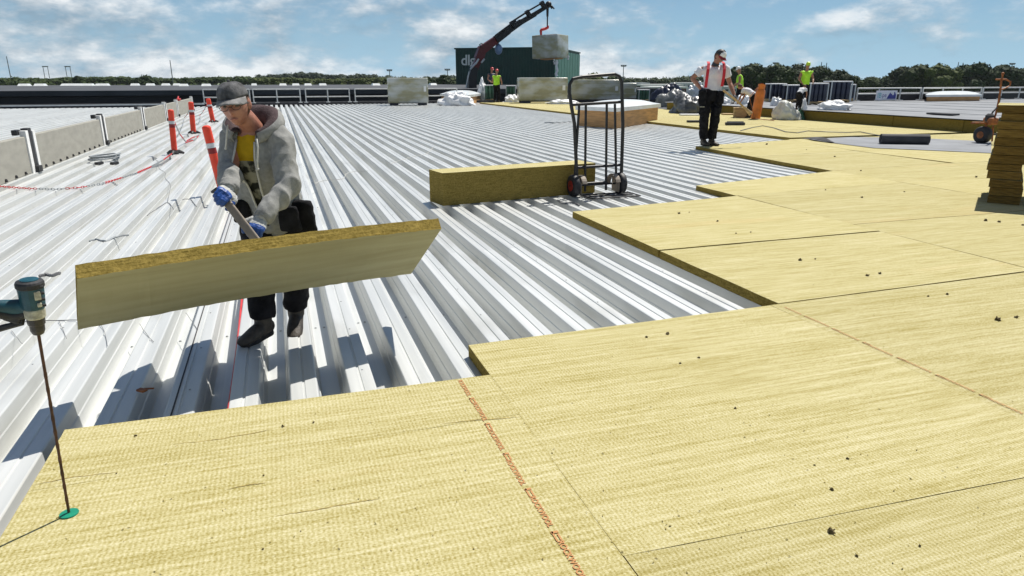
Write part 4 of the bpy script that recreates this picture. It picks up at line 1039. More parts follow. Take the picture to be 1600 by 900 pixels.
def banner():
    pl = at(1349, 157.5, RZ); t0 = (pl - ra).dot(dirn); pl = ra + dirn * t0 + nrm * .06; s = 1 / pxm(pl); wd = 42 * s / .97; h = 14.5 * s
    up = Vector((0, 0, 1)); z0 = Vector((0, 0, RZ * 0 + .05))
    root = tag(obj('printed_banner', MB().hexa([pl + z0, pl + z0 + dirn * wd, pl + z0 + dirn * wd - nrm * .01, pl + z0 - nrm * .01, pl + z0 + up * h, pl + z0 + dirn * wd + up * h, pl + z0 + dirn * wd - nrm * .01 + up * h, pl + z0 - nrm * .01 + up * h]), M['banner'], None, pl + z0), 'white banner with blue and teal print hanging on the guard rail', 'banner')
    def letters(txt, u, v, size, mat, nm):
        cu = bpy.data.curves.new('l', 'FONT'); cu.body = txt; cu.size = size; cu.materials.append(mat)
        t = bpy.data.objects.new('l', cu); COL.objects.link(t); dg = bpy.context.evaluated_depsgraph_get(); me = bpy.data.meshes.new_from_object(t.evaluated_get(dg)); bpy.data.objects.remove(t); bpy.data.curves.remove(cu)
        for w_ in me.vertices: w_.co = dirn * (w_.co.x + u * wd) + up * (w_.co.y + v * h) + nrm * .006
        link(nm, me, root, pl + z0)
    letters('IB', .06, .25, h * .75, M['inkt'], 'teal_letters'); letters('pe', .30, .32, h * .62, M['inkb'], 'blue_letters')
    mb = MB(); o_ = pl + z0 + nrm * .006
    mb.add([o_ + dirn * wd * x + up * h * y for x, y in ((.52, .12), (.95, .12), (.95, .55), (.88, .85), (.72, .62), (.66, .80), (.58, .45))], [(0, 1, 2, 3, 4, 5, 6)]); obj('blue_picture', mb, M['inkb'], root, pl + z0)
    mb = MB(); q = o_ + nrm * .003
    mb.add([q + dirn * wd * (.80 + .05 * math.cos(t)) + up * h * (.66 + .16 * math.sin(t)) for t in [i * math.pi / 6 for i in range(12)]], [tuple(range(12))]); obj('white_spot', mb, M['banner'], root, pl + z0)
banner()
# ================================================================== green building with lettering
def green_building():
    A = atY(713, 140, 100); A.z = -9; dA = A.dot(VIEW)
    e1 = SIDE * math.cos(.26) - VIEW * math.sin(.26); e2 = SIDE * math.sin(.26) + VIEW * math.cos(.26)
    def solve(P0, e, px):         # length along e until photo column px
        u = (px - 800) / FPX
        lo, hi = 0, 60
        for _ in range(50):
            m_ = (lo + hi) / 2; q = P0 + e * m_; q.z = 1.5 + 15 / FPX * q.dot(VIEW)
            x = 800 + FPX * q.dot(SIDE) / (q.dot(VIEW) * math.cos(PITCH) - (q.z - CAM_H) * math.sin(PITCH))
            if x < px: lo = m_
            else: hi = m_
        return lo
    L1 = solve(A, e1, 866); Bc = A + e1 * L1; L2 = solve(Bc, e2, 905)
    zt = CAM_H + 42.5 * A.dot(VIEW) / FPX; Hh = zt + 9
    root = thing('green_building', 'dark green clad building with pale letters on its front, behind the crane', 'building', A)
    up = Vector((0, 0, 1))
    mb = MB(); C_ = Bc + e2 * L2; D_ = A + e2 * L2
    mb.hexa([A, Bc, C_, D_, A + up * Hh, Bc + up * Hh, C_ + up * Hh, D_ + up * Hh]); obj('wall', mb, M['green'], root)
    n1 = -e2; n2 = e1
    mb = MB(); k = 0; x = 0
    nseg = 34
    for i in range(nseg):
        c = A + e1 * (L1 * (i + .5) / nseg) + n1 * .03 + up * (Hh / 2); mb.box(c, (L1 / nseg * .55, .06, Hh), Matrix((e1, e2, up)).transposed())
    obj('front_cladding', mb, M['green'], root)
    for i in range(9):
        mb = MB(); c = Bc + e2 * (L2 * (i + .5) / 9) + n2 * .05 + up * (Hh / 2 - .1); mb.box(c, (.10, L2 / 9 * .9, Hh - .2), Matrix((e1, e2, up)).transposed()); obj('side_panel', mb, M['lightgreen'], root)
    mb = MB(); mb.box(A + e1 * L1 / 2 + e2 * L2 / 2 + up * (Hh + .08), (L1 + .3, L2 + .3, .18), Matrix((e1, e2, up)).transposed()); obj('roof_trim', mb, M['green'], root)
    cu = bpy.data.curves.new('l', 'FONT'); cu.body = 'dlg'; cu.size = 2.0; cu.extrude = .06; cu.offset = .028; cu.materials.append(M['sign']); cu.space_character = .95
    t = bpy.data.objects.new('l', cu); COL.objects.link(t); dg = bpy.context.evaluated_depsgraph_get(); me = bpy.data.meshes.new_from_object(t.evaluated_get(dg)); bpy.data.objects.remove(t); bpy.data.curves.remove(cu)
    o0 = A + e1 * .85 + n1 * .13 + up * (Hh - 2.15)
    for v in me.vertices: q = e1 * v.co.x + up * v.co.y + n1 * v.co.z; v.co = q
    link('sign_letters', me, root, o0)
green_building()
# ================================================================== loader crane and its load
def crane():
    Yc = 60.0
    g = lambda x, y, dy=0.0: atY(x, y, Yc + dy)
    base = g(736, 140); root = thing('loader_crane', 'black and red loader crane with its long boom raised over the roof edge', 'crane', (base.x, base.y, -9))
    def beam(nm, a, b, w0, w1, mat, par=root):
        a, b = Vector(a), Vector(b); d = (b - a); rot = d.to_track_quat('X', 'Z').to_matrix(); l = d.length; mb = MB()
        v = [(-l / 2, -w0 / 2, -w0 / 2), (l / 2, -w1 / 2, -w1 / 2), (l / 2, w1 / 2, -w1 / 2), (-l / 2, w0 / 2, -w0 / 2), (-l / 2, -w0 / 2, w0 / 2), (l / 2, -w1 / 2, w1 / 2), (l / 2, w1 / 2, w1 / 2), (-l / 2, w0 / 2, w0 / 2)]
        mb.hexa([(a + b) / 2 + rot @ Vector(x) for x in v]); return obj(nm, mb, mat, par, (a + b) / 2)
    lowb = Vector((base.x, base.y, -9)); beam('column', lowb, g(737, 118), .9, .7, M['blackm'])
    beam('column', g(737, 122), g(741, 105), .7, .55, M['blackm'])
    beam('first_boom', g(738, 116), g(752, 82), .50, .55, M['boomred'])
    beam('knuckle', g(748, 92), g(754, 74), .75, .65, M['boomred'])
    beam('boom_root', g(750, 80), g(774, 63), .72, .62, M['boomred'])
    segs = [((770, 66), (794, 48), .62, .56), ((790, 51), (814, 34), .5, .46), ((810, 37), (836, 22), .42, .38), ((832, 24), (858, 8), .34, .30)]
    for i, (a, b, w0, w1) in enumerate(segs): beam('boom_section', g(*a), g(*b), w0, w1, M['blackm'])
    for (a, b, r) in (((774, 56), (806, 32), .09), ((800, 34), (826, 17), .08), ((822, 19), (850, 3), .07)):
        mb = MB(); mb.tube([g(*a, -.4), g(*b, -.4)], r, 8); obj('extension_cylinder', mb, M['blackm'], root)
    for q in ((776, 57), (801, 35), (825, 18), (848, 4)):
        mb = MB(); c = g(q[0], q[1] + 3, -.2); mb.box(c, (.28, .5, .55), Matrix.Rotation(-.6, 3, 'Y')); obj('boom_bracket', mb, M['blackm'], root, c)
    mb = MB(); mb.tube([g(752, 73, -.5), g(749, 70, -.5), g(752, 68, -.5), g(756, 69, -.5)], .05, 6); obj('hose_loop', mb, M['blackm'], root)
    mb = MB(); mb.ball(g(779, 77), (.33, .33, .45)); mb.tube([g(778, 66), g(779, 76)], .09, 6); obj('hook_block', mb, M['cyan'], root)
    mb = MB(); mb.tube([g(728, 137, -1), g(733, 112, -1)], .05, 8); obj('stabiliser_rod', mb, M['alu'], root)
    for (x0, y0, x1, y1) in ((743, 100, 748, 92), (752, 98, 757, 92), (735, 108, 744, 98)):
        mb = MB(); mb.tube([g(x0, y0, -.5), g(x1, y1, -.5)], .08, 6); obj('cylinder_rod', mb, M['alu'], root)
    mb = MB(); mb.tube([g(856, 8), g(862, 9), g(866, 14)], .06, 6); mb.ball(g(857, 7), .28); mb.tube([g(859, 8), g(863, 13)], .10, 8); obj('boom_tip', mb, M['blackm'], root)
    mb = MB(); mb.tube([g(855.5, 10), g(855.4, 26)], [.13, .10], 8); mb.tube([g(855.4, 24), g(855.2, 41)], .06, 6); obj('hoist_rope', mb, M['blackm'], root)
    mb = MB(); mb.tube([g(856, 40), g(856, 43), g(853, 44.5), g(846, 46.5), g(845, 48), g(845.5, 56)], [.10, .12, .13, .13, .12, .09], 8); obj('hook_arm', mb, M['red'], root)
    # truck behind the roof edge (its bed shows below the roof line only from elsewhere)
    mb = MB(); c = lowb + VIEW * .5; mb.rbox(c + Vector((0, 0, 1.0)) + SIDE * 1.0, (9.0, 2.5, .5), .05, oriented(0)); mb.rbox(c + Vector((0, 0, 1.9)) - SIDE * 4.3, (2.2, 2.5, 2.6), .25, oriented(0)); obj('truck_body', mb, M['boomred'], root)
    for k in (-4, -1, 3.2, 4.6):
        mb = MB(); mb.lathe(c + SIDE * k + Vector((0, 0, .5)) - VIEW * 1.1, [(.2, -.15), (.5, -.15), (.5, .15), (.2, .15)], 16, oriented(0) @ Matrix.Rotation(math.pi / 2, 3, 'X')); obj('wheel', mb, M['black'], root)
    # hanging load
    p0 = g(853, 92); s = 1 / pxm(p0)
    cc = g(860, 73.5); e1 = SIDE * .88 - VIEW * .47; e2 = SIDE * .47 + VIEW * .88
    rot = Matrix((e1, e2, Vector((0, 0, 1)))).transposed() @ Matrix.Rotation(-.035, 3, 'Y')
    ld = thing('hanging_pallet', 'film wrapped insulation pallet hanging from the crane hook against the sky', 'pallet', cc)
    mb = MB(); mb.rbox(cc, (38 * s / .88, 20 * s / .47, 34 * s), .06, rot, seg=3); obj('film_wrap', mb, M['film'], ld, None, True)
    mb = MB(); mb.rbox(cc - rot @ Vector((-.1, 0, 17.5 * s)), (30 * s, 20 * s, .12), .03, rot); obj('bearer', mb, M['wood'], ld)
    mb = MB()
    for (sx, sy) in ((-.45, -.45), (.45, -.45), (.45, .45), (-.45, .45)): mb.tube([g(845.5, 55), cc + rot @ Vector((sx * 38 * s, sy * 38 * s, 17 * s))], .03, 5)
    obj('sling', mb, M['boomred'], ld)
    for (x, y, l, w_) in ((870, 94, 24, 4), (888, 86, 7, 2.5), (866, 92, 8, 2)):
        mb = MB(); q = g(x, y, -1.2); pts = [q + SIDE * (noise.noise(Vector((k * .9, x, 0))) * .12) - Vector((0, 0, l * s * k / 6)) for k in range(7)]
        mb.tube(pts, [w_ * s * .5 * (1 + .6 * noise.noise(Vector((k * 1.3, y, 2)))) for k in range(7)], 6); obj('loose_film', mb, M['plastic'], ld)
crane()
# ================================================================== trees
def leaf_mat(name, c0, c1):
    m = pmat(name, c1, 0.8, 0, 0.9, col2=c0, spec=.2, objvar=.16)
    return m
LM = [leaf_mat('leaf_dark', (0.010, 0.022, 0.006), (0.028, 0.050, 0.011)), leaf_mat('leaf_mid', (0.015, 0.031, 0.007), (0.046, 0.070, 0.014)), leaf_mat('leaf_olive', (0.034, 0.050, 0.010), (0.080, 0.102, 0.02)), leaf_mat('leaf_blue', (0.028, 0.044, 0.030), (0.055, 0.078, 0.045))]
def leaves(mb, blobs, n, size, rr):
    tot = sum(b[1][0] * b[1][2] for b in blobs)
    for (c, r) in blobs:
        k = int(n * r[0] * r[2] / tot)
        for _ in range(k):
            d = Vector((rr.gauss(0, 1), rr.gauss(0, 1), rr.gauss(0, 1))).normalized()
            q = rr.uniform(.84, 1.03)
            p = Vector(c) + Vector((d.x * r[0], d.y * r[1], d.z * r[2])) * q
            nrm = (d + Vector((rr.gauss(0, .5), rr.gauss(0, .5), rr.gauss(0, .5)))).normalized()
            u = nrm.orthogonal().normalized(); v = nrm.cross(u); a = rr.uniform(0, 6.28); u, v = u * math.cos(a) + v * math.sin(a), v * math.cos(a) - u * math.sin(a)
            s = size * rr.uniform(.6, 1.3)
            mb.add([p + u * s, p + v * s * .7, p - u * s, p - v * s * .7], [(0, 1, 2, 3)])
        o_ = Vector((c[0] * .37, c[1] * .11, c[2]))
        def lump(v, r=r, o_=o_):
            k = .84 + .26 * noise.noise(v * 2.1 + o_) + .16 * noise.noise(v * 5.3 + o_)
            return Vector((v.x * r[0], v.y * r[1], v.z * r[2])) * k
        mb.ball(c, 1, nu=18, nv=11, fn=lump)
def tree(px, pytop, wpx, Y, mi, label, group, seed, n=1500, base=-9.0):
    rr = random.Random(seed); top = atY(px, pytop, Y); s = 1 / pxm(top); wd = wpx * s / 2; zt = top.z; h = zt - base
    root = thing('leafy_tree', label, 'tree', (top.x, top.y, base), group)
    mb = MB(); bl = []
    wd *= 1.22
    ch = min(h * .85, wd * 2.2); cz = zt - ch / 2
    for i in range(16):
        a = rr.uniform(0, 6.28); q = math.sqrt(rr.random()) * .66; zz = rr.uniform(-.42, .36) if i > 5 else rr.uniform(.20, .36)
        r_ = wd * rr.uniform(.30, .48)
        bl.append(((top.x + math.cos(a) * wd * q, top.y + math.sin(a) * wd * q, cz + zz * (ch - r_ * 1.2) - .10 * wd * q * q), (r_, r_, r_ * .8)))
    bl.append(((top.x, top.y, zt - wd * .36), (wd * .5, wd * .5, wd * .36)))
    leaves(mb, bl, n, max(.2, wd * .055), rr)
    obj('crown', mb, LM[mi], root, (top.x, top.y, cz))
    mb = MB(); r0 = max(.18, wd * .07)
    mb.tube([(top.x, top.y, base), (top.x + .1, top.y, base + h * .3), (top.x, top.y, cz)], [r0, r0 * .75, r0 * .4], 8)
    for i in range(4):
        b = bl[i][0]; mb.tube([(top.x, top.y, base + h * .3), tuple((Vector((top.x, top.y, base + h * .42)) + Vector(b)) / 2), b], [r0 * .5, r0 * .35, r0 * .15], 5)
    obj('trunk', mb, M['bark'], root, (top.x, top.y, base))
RT = 'trees in the dark clumps beyond the roof on the right'
T1 = [(1151, 104, 42, 212, 0, 'leftmost dark tree of the right-hand wood, behind the yellow vest worker'), (1178, 98, 60, 205, 1, 'broad mid green tree behind the gas cylinder'), (1214, 99, 64, 200, 1, 'broad green tree right of the gas cylinder, left of the green helmet'), (1249, 99, 60, 208, 0, 'dark tree rising behind the worker with the green helmet'), (1283, 102, 56, 204, 0, 'dark tree above the left dark roll pallet'), (1312, 108, 48, 202, 0, 'dark tree above the taller dark roll pallet'), (1335, 118, 34, 206, 1, 'low tree sloping down right of the dark roll pallets'),
      (1362, 119, 42, 230, 1, 'low mid green tree above the banner'), (1390, 117, 40, 235, 1, 'low mid green tree right above the right end of the banner'), (1413, 103, 50, 205, 0, 'dark tree at the left end of the far right clump'), (1440, 100, 56, 200, 1, 'broad olive green tree above the low skylight, left one'), (1471, 99, 60, 196, 2, 'olive green tree above the low skylight, the largest and lightest'), (1500, 105, 44, 204, 0, 'dark tree between the lightest tree and the trolley handle'), (1531, 97, 62, 200, 0, 'tall dark tree left of the trolley handle'), (1570, 101, 60, 196, 0, 'dark tree behind the trolley handle'), (1604, 105, 56, 200, 0, 'dark tree cut by the right edge of the picture')]
for i, a in enumerate(T1): tree(*a, RT, 50 + i, n=3000)
T2 = [(227, 116, 34, 300, 0, 'dark round tree standing out above the black hall at the left'), (120, 118, 14, 330, 0, 'small round dark tree right of the two portal frames'), (24, 119, 44, 300, 1, 'green tree at the left edge above the black hall'), (56, 121, 40, 310, 1, 'green tree left of the first portal frame'), (886, 108, 30, 210, 1, 'tree right of the green building, seen over the hand truck handle'), (928, 113, 44, 215, 2, 'light olive tree seen through the loop of the hand truck handle'), (957, 117, 34, 220, 1, 'tree right of the hand truck loop at the horizon'), (694, 116, 40, 230, 0, 'dark tree left of the green building'), (668, 119, 34, 235, 1, 'green tree above the lone wrapped pallet')]
for i, a in enumerate(T2): tree(*a, 'trees along the horizon', 90 + i, n=1000)
def wood(name, x0, x1, ytop, Y, mi, seed, step, var, base=-9):
    rr = random.Random(seed); mb = MB(); px = x0; bl = []
    while px < x1:
        t = atY(px, ytop(px) + rr.uniform(-var, var), Y + rr.uniform(-15, 15)); s = 1 / pxm(t); r_ = step * s * rr.uniform(.8, 1.25)
        bl.append(((t.x, t.y, t.z - r_ * .7), (r_, r_, r_ * .7)))
        bl.append(((t.x + rr.uniform(-1, 1) * r_, t.y - r_ * .5, t.z - r_ * 1.9), (r_ * 1.15, r_ * 1.1, r_ * 1.2)))
        bl.append(((t.x + rr.uniform(-1, 1) * r_, t.y - r_ * .8, t.z - r_ * 3.2), (r_ * 1.2, r_ * 1.1, r_ * 1.3)))
        px += step * rr.uniform(.7, 1.2)
    leaves(mb, bl, 16000, step * .10 / pxm(atY((x0 + x1) / 2, 124, Y)), rr)
    tag(obj(name, mb, LM[mi]), kind='stuff')
wood('distant_wood', -60, 420, lambda x: 120 + 1.2 * math.sin(x * .03), 420, 1, 3, 9, .8)
wood('distant_wood', 405, 590, lambda x: 114.5 + 2 * math.sin(x * .05) + max(0, (x - 560) * .12), 560, 3, 4, 9, .9)
wood('distant_wood', 400, 760, lambda x: 121.5 + 1.0 * math.sin(x * .04), 330, 2, 5, 8, .7)
wood('distant_wood', 560, 730, lambda x: 119 + 1.0 * math.sin(x * .06), 600, 3, 6, 12, 1.0)
wood('distant_wood', 860, 1170, lambda x: 121 - 2.5 * math.exp(-((x - 1100) / 70) ** 2) + 1.2 * math.sin(x * .05), 480, 1, 7, 13, 1.0)
wood('distant_wood', 1130, 1700, lambda x: 125 + 1.5 * math.sin(x * .05), 260, 1, 8, 16, 1.5)
# ================================================================== masts and portal frames on the horizon
def mast(px, ytop, Y, label, kind='lamp', yb=128):
    p = atY(px, ytop, Y); b = Vector((p.x, p.y, -9)); s = 1 / pxm(p)
    root = thing('light_mast' if kind == 'lamp' else 'thin_mast', label, 'mast', b, 'masts on the horizon')
    mb = MB(); mb.tube([b, p], [.9 * s, .55 * s], 8); obj('pole', mb, M['mast'], root)
    if kind == 'lamp':
        mb = MB(); mb.rbox(p, (9 * s, 2.2 * s, 1.2 * s), .2 * s, oriented(0)); mb.rbox(p - Vector((0, 0, 1.6 * s)), (5 * s, 1.5 * s, 1.2 * s), .2 * s, oriented(0)); obj('lamp_head', mb, M['mast'], root)
        for k in (-3.2, 0, 3.2):
            mb = MB(); mb.rbox(p + SIDE * k * s - Vector((0, 0, 1.3 * s)), (1.8 * s, 1.6 * s, 1.4 * s), .2 * s, oriented(0)); obj('lamp', mb, M['mast'], root, p)
mast(974.5, 102, 230, 'tall light mast with a flat lamp head right of the hand truck handle')
mast(1212, 98, 260, 'light mast rising from the dark wood above the gas cylinder')
mast(1582, 99, 240, 'light mast at the far right above the dark trees')
mast(608.5, 109, 400, 'small light mast left of the lone wrapped pallet')
mast(699, 108, 400, 'small light mast just left of the green building')
mast(265.5, 94, 420, 'thin aerial mast right of the dark round tree', 'thin')
mast(10, 88, 500, 'thin aerial mast at the far left edge', 'thin')
for k, (px, lb) in enumerate(((1284, 'left one of two thin twin poles above the roll pallets'), (1292, 'right one of two thin twin poles above the roll pallets'), (1498, 'left one of two bare poles in the far right clump'), (1505, 'right one of two bare poles in the far right clump'))):
    mast(px, 97 + (k % 2), 215, lb, 'thin')
for (px, lb) in ((70.5, 'left dark steel portal frame on the horizon'), (105.5, 'right dark steel portal frame on the horizon')):
    p = atY(px, 104, 700); s = 1 / pxm(p); root = thing('portal_frame', lb, 'gantry', (p.x, p.y, -9), 'portal frames on the left horizon')
    for k in (-3.6, 3.6):
        q = p + SIDE * k * s; mb = MB(); mb.tube([(q.x, q.y, -9), q], [.6 * s, .5 * s], 6); obj('leg', mb, M['mast'], root)
    mb = MB(); mb.box(p, (9 * s, 1.5 * s, 1.6 * s), oriented(0)); obj('beam', mb, M['mast'], root)
# low works and parked trailers beyond the roof, mid right
def lowb(px0, px1, y0, y1, Y, wm, rm, label, name='low_building', cat='building'):
    a = atY(px0, y1, Y); b = atY(px1, y1, Y); t = atY(px0, y0, Y); h = t.z - a.z; root = thing(name, label, cat, (a.x, a.y, -9), 'low sheds and trailers beyond the roof')
    wd = (b - a).length; c = (a + b) / 2; rot = oriented(0)
    mb = MB(); mb.box(Vector((c.x, c.y, (-9 + t.z) / 2)) + VIEW * 5, (wd, 10, t.z + 9), rot); obj('wall', mb, M[wm], root)
    mb = MB(); mb.box(Vector((c.x, c.y, t.z + .15)) + VIEW * 5, (wd + .5, 10.5, .35), rot); obj('roof', mb, M[rm], root)
    n = max(2, int((px1 - px0) / 8))
    for i in range(n):
        q = c + rot @ Vector((wd * ((i + .5) / n - .5), -.06, 0)); q.z = t.z - h * .45; mb = MB(); mb.box(q, (wd / n * .5, .1, h * .4), rot); f = obj('window', mb, M['alu'], root, q)
        mb = MB(); mb.box(q - VIEW * .06, (wd / n * .42, .06, h * .32), rot); obj('pane', mb, M['glass'], f, q)
lowb(1008, 1062, 134, 142, 150, 'clad', 'white', 'low dark shed with bright white roof edge behind the plywood skylight')
lowb(1020, 1068, 138, 148, 120, 'maroon', 'white', 'dark red trailer with pale roof behind the sheeted bundles', 'trailer', 'trailer')
lowb(1064, 1100, 131, 139, 170, 'alu', 'white', 'pale grey shed left of the man with red braces')
lowb(1120, 1150, 137, 146, 150, 'alu', 'galv', 'pale shed right of the man with red braces')
lowb(985, 1012, 131, 137, 190, 'clad', 'alu', 'small dark shed right of the hand truck handle')
# ================================================================== barrier posts, chain, hose, wires
def barrier(bx, by, tx, ty, label, wpx):
    b = at(bx, by, 0); s = 1 / pxm(b); Hh = (by - ty) * s * 1.03; tp = atY(tx, ty, b.y - .02 * 0); tp = b + (tp - b)
    ax = (tp - b); L_ = ax.length; ax.normalize(); rot = ax.to_track_quat('Z', 'Y').to_matrix(); r_ = wpx * s / 2 * .86
    root = thing('barrier_post', label, 'barrier post', b, 'orange barrier posts on the deck')
    z = lambda k: L_ * k
    for (k0, k1, m_, rr) in ((.04, .60, 'orange', 1.0), (.60, .68, 'darkred', 1.0), (.68, .75, 'reflect', 1.02), (.75, .97, 'orange', 1.0)):
        mb = MB(); pr = [(r_ * rr, z(k0) + .001), (r_ * rr, z(k1) - .001)]
        if k1 > .9: pr += [(r_ * .9, z(.985)), (r_ * .5, z(1.0))]
        mb.lathe(b, pr, 16, rot); obj({'orange': 'sleeve', 'darkred': 'dark_band', 'reflect': 'reflector'}[m_], mb, M[m_], root, b, True if False else False)
    mb = MB()
    for a in (0.4, 2.5, 4.6):
        d = Vector((math.cos(a), math.sin(a), 0)); q = b + d * .16
        mb.tube([b + Vector((0, 0, .04)), b + d * .10 + Vector((0, 0, .05)), b + d * .19 + Vector((0, 0, .015))], [.045, .040, .02], 8)
    mb.lathe(b, [(.08, .0), (.085, .03), (.06, .09)], 14); obj('foot', mb, M['black'], root, b)
    return b, tp
b1, t1 = barrier(273, 241, 266.5, 171, 'orange barrier post left, nearest the parapet wall with a chain hanging from its top', 10)
b2, t2 = barrier(302.5, 209, 298, 159, 'orange barrier post in the middle of the row, left of the bent man', 9)
b3, t3 = barrier(333, 191, 325, 154, 'small far orange barrier post just left of the cap of the bent man', 8)
b4, t4 = barrier(349, 303, 321.5, 196, 'large leaning orange barrier post close behind the raised gloved hand', 15)
def chain(pts, cols, label):
    P_ = []
    for i in range(len(pts) - 1):
        n = max(1, int((pts[i + 1] - pts[i]).length / .045))
        for k in range(n): P_.append(pts[i].lerp(pts[i + 1], k / n))
    root = thing('barrier_chain', label, 'chain', P_[0], 'red and white plastic chains on the deck')
    runs = []; cur = None
    L_ = len(P_)
    for i in range(L_ - 1):
        t = i / L_; c = 'white'
        for (a, b, cc) in cols:
            if a <= t < b: c = cc
        if cur is None or cur[0] != c: cur = (c, []); runs.append(cur)
        cur[1].append(i)
    for c, idx in runs:
        mb = MB()
        for i in idx:
            a, b = P_[i], P_[i + 1]; d = (b - a); rot = d.to_track_quat('X', 'Z').to_matrix(); m_ = (a + b) / 2 + Vector((0, 0, .012))
            tw = Matrix.Rotation(math.pi / 2 * (i % 2), 3, 'X')
            ring = [m_ + rot @ (tw @ Vector((math.cos(t) * .032, math.sin(t) * .013, 0))) for t in [k * math.pi / 4 for k in range(8)]]
            mb.tube(ring, .0045, 5, closed=True)
        obj('red_length' if c == 'red' else 'white_length', mb, M['red'] if c == 'red' else M['hose'], root, P_[idx[0]])
pts = [at(x, y, .006) for x, y in ((-20, 291), (20, 294), (48, 296), (90, 297), (127, 294), (160, 288), (187, 280), (212, 272), (235, 262))] + [at(255, 251, .01), at(270, 240, .02)]
tot = sum((pts[i + 1] - pts[i]).length for i in range(len(pts) - 1)); acc = [0]
for i in range(len(pts) - 1): acc.append(acc[-1] + (pts[i + 1] - pts[i]).length / tot)
chain(pts, [(0, acc[2], 'red'), (acc[3], acc[4], 'red'), (acc[5], acc[6], 'red'), (acc[7], acc[8], 'red'), (acc[9], 1, 'red')], 'red and white plastic chain lying across the deck to the left picture edge')
def hang(a, b, sag, n=12): return [a.lerp(b, k / n) - Vector((0, 0, sag * math.sin(math.pi * k / n))) for k in range(n + 1)]
cg = at(290, 222, .03)
chain([t1 - Vector((0, 0, .12))] + [t1.lerp(cg, .5) - Vector((0, 0, .16)), cg, at(300, 216, .02), at(311, 212, .02), at(305, 219, .02), at(289, 224, .02)], [(0, .1, 'red'), (.2, .3, 'red'), (.4, .6, 'red'), (.7, .8, 'red'), (.9, 1, 'red')], 'red and white chain hanging from the left barrier post and heaped before the middle one')
chain(hang(t3 - Vector((0, 0, .1)), at(313, 180, .02), .05) + [at(300, 183, .02)], [(.1, .2, 'red'), (.4, .5, 'red'), (.7, .8, 'red')], 'red and white chain hanging from the far small barrier post')
chain(hang(t2 - Vector((0, 0, .1)), at(288, 184, .02), .06), [(.1, .25, 'red'), (.5, .6, 'red'), (.8, .9, 'red')], 'red and white chain hanging from the middle barrier post')
for (px, py, lb) in ((266, 160, 'small red clamp on the parapet, the left one'), (281, 158, 'larger red clamp on top of the parapet wall')):
    p = at(px, 180, 0); p = Vector((PX, p.y, .62)); mb = MB(); mb.rbox(p + Vector((0, 0, .04)), (.16, .4, .09), .03); mb.tube([p + Vector((0, -.1, .06)), p + Vector((0, .1, .16))], .025, 6)
    tag(obj('red_clamp', mb, M['red'], None, p), lb, 'clamp')
# coil of grey hose
def coil():
    c = at(166, 251, .0); s = 1 / pxm(c); mb = MB(); pts = []
    for k in range(90):
        a = k * .22; r_ = (14 + 2.2 * math.sin(a * .37) + k * .015) * s
        pts.append(c + SIDE * (math.cos(a) * r_ * 1.0 - .02) + VIEW * math.sin(a) * r_ * 2.0 + Vector((0, 0, .02 + .012 * math.sin(a * .21) + k * .0012)))
    mb.tube(pts, .017, 7); root = tag(obj('hose_coil', mb, M['hose'], None, c, True), 'coil of grey hose lying on the deck in front of the parapet wall', 'hose')
    for (x, y) in ((155, 256), (179, 256)):
        p = at(x, y, .02); mb = MB(); mb.rbox(p + Vector((0, 0, .012)), (.07, .16, .05), .012, oriented(.2)); obj('coupling', mb, M['blackm'], root, p)
coil()
def wire(pts, r, mat, label, z=.006, nm='loose_wire'):
    q = []
    for (x, y) in pts: q.append(at(x, y, z))
    Q = []
    for i in range(len(q) - 1):
        a, b, c, d = q[max(i - 1, 0)], q[i], q[i + 1], q[min(i + 2, len(q) - 1)]
        for k in range(5):
            t = k / 5; Q.append(0.5 * ((2 * b) + (c - a) * t + (2 * a - 5 * b + 4 * c - d) * t * t + (3 * b - a - 3 * c + d) * t ** 3) + Vector((0, 0, .004 * math.sin(i * 2 + k))))
    Q.append(q[-1]); mb = MB(); mb.tube(Q, r, 5)
    return tag(obj(nm, mb, mat, None, q[0]), label, 'wire')
wire([(238, 248), (247, 252), (248, 262), (258, 270), (258, 278), (266, 288), (264, 304), (262, 315)], .0032, M['wire'], 'thin grey wire winding down the deck below the left barrier post')
wire([(230, 337), (247, 325), (262, 316), (271, 327)], .0045, M['wire'], 'short dark bent wire on the deck left of the raised glove')
wire([(285, 312), (297, 311), (302, 316), (307, 323)], .0045, M['wire'], 'small hooked dark wire nearest the raised glove')
wire([(0, 509), (30, 503), (80, 500), (130, 501), (180, 500)], .003, M['wire'], 'long thin wire crossing the deck behind the drill')
for i, pp in enumerate([[(92, 502), (97, 512), (104, 529)], [(156, 506), (163, 518), (168, 541)], [(218, 506), (226, 518), (240, 534)], [(18, 517), (27, 528), (35, 537)], [(290, 489), (300, 502), (309, 515)]]):
    wire(pp, .0016, M['wire'], ['thin wire end drooping down a rib just right of the drill', 'thin wire end drooping below the left end of the tilted slab', 'thin wire end on the deck below the tilted slab, third from the drill', 'thin wire end on the deck left of the drill bit', 'thin wire end on the deck near the dark seam'][i])
wire([(140, 377), (150, 374), (165, 376), (182, 370), (201, 367)], .010, M['hose'], 'grey stick of scrap lying on the deck left above the slab end')
wire([(62, 432), (72, 429), (80, 430), (94, 427)], .014, M['wire'], 'dark scrap lying on the deck above the drill')
wire([(493, 287), (505, 282), (535, 279), (541, 272), (553, 268), (575, 267)], .004, M['cord'], 'thin white string looped over the ribs right of the man in the hoodie')
wire([(610, 256), (640, 246), (666, 240), (678, 229)], .004, M['cord'], 'thin white string on the ribs left of the yellow block')
wire([(851, 192), (870, 192), (895, 190)], .03, M['hose'], 'grey bar lying on the deck left of the plywood skylight')
wire([(871, 313), (880, 318), (893, 316), (905, 321)], .012, M['wire'], 'tangled dark cable beside the toe plate of the hand truck')
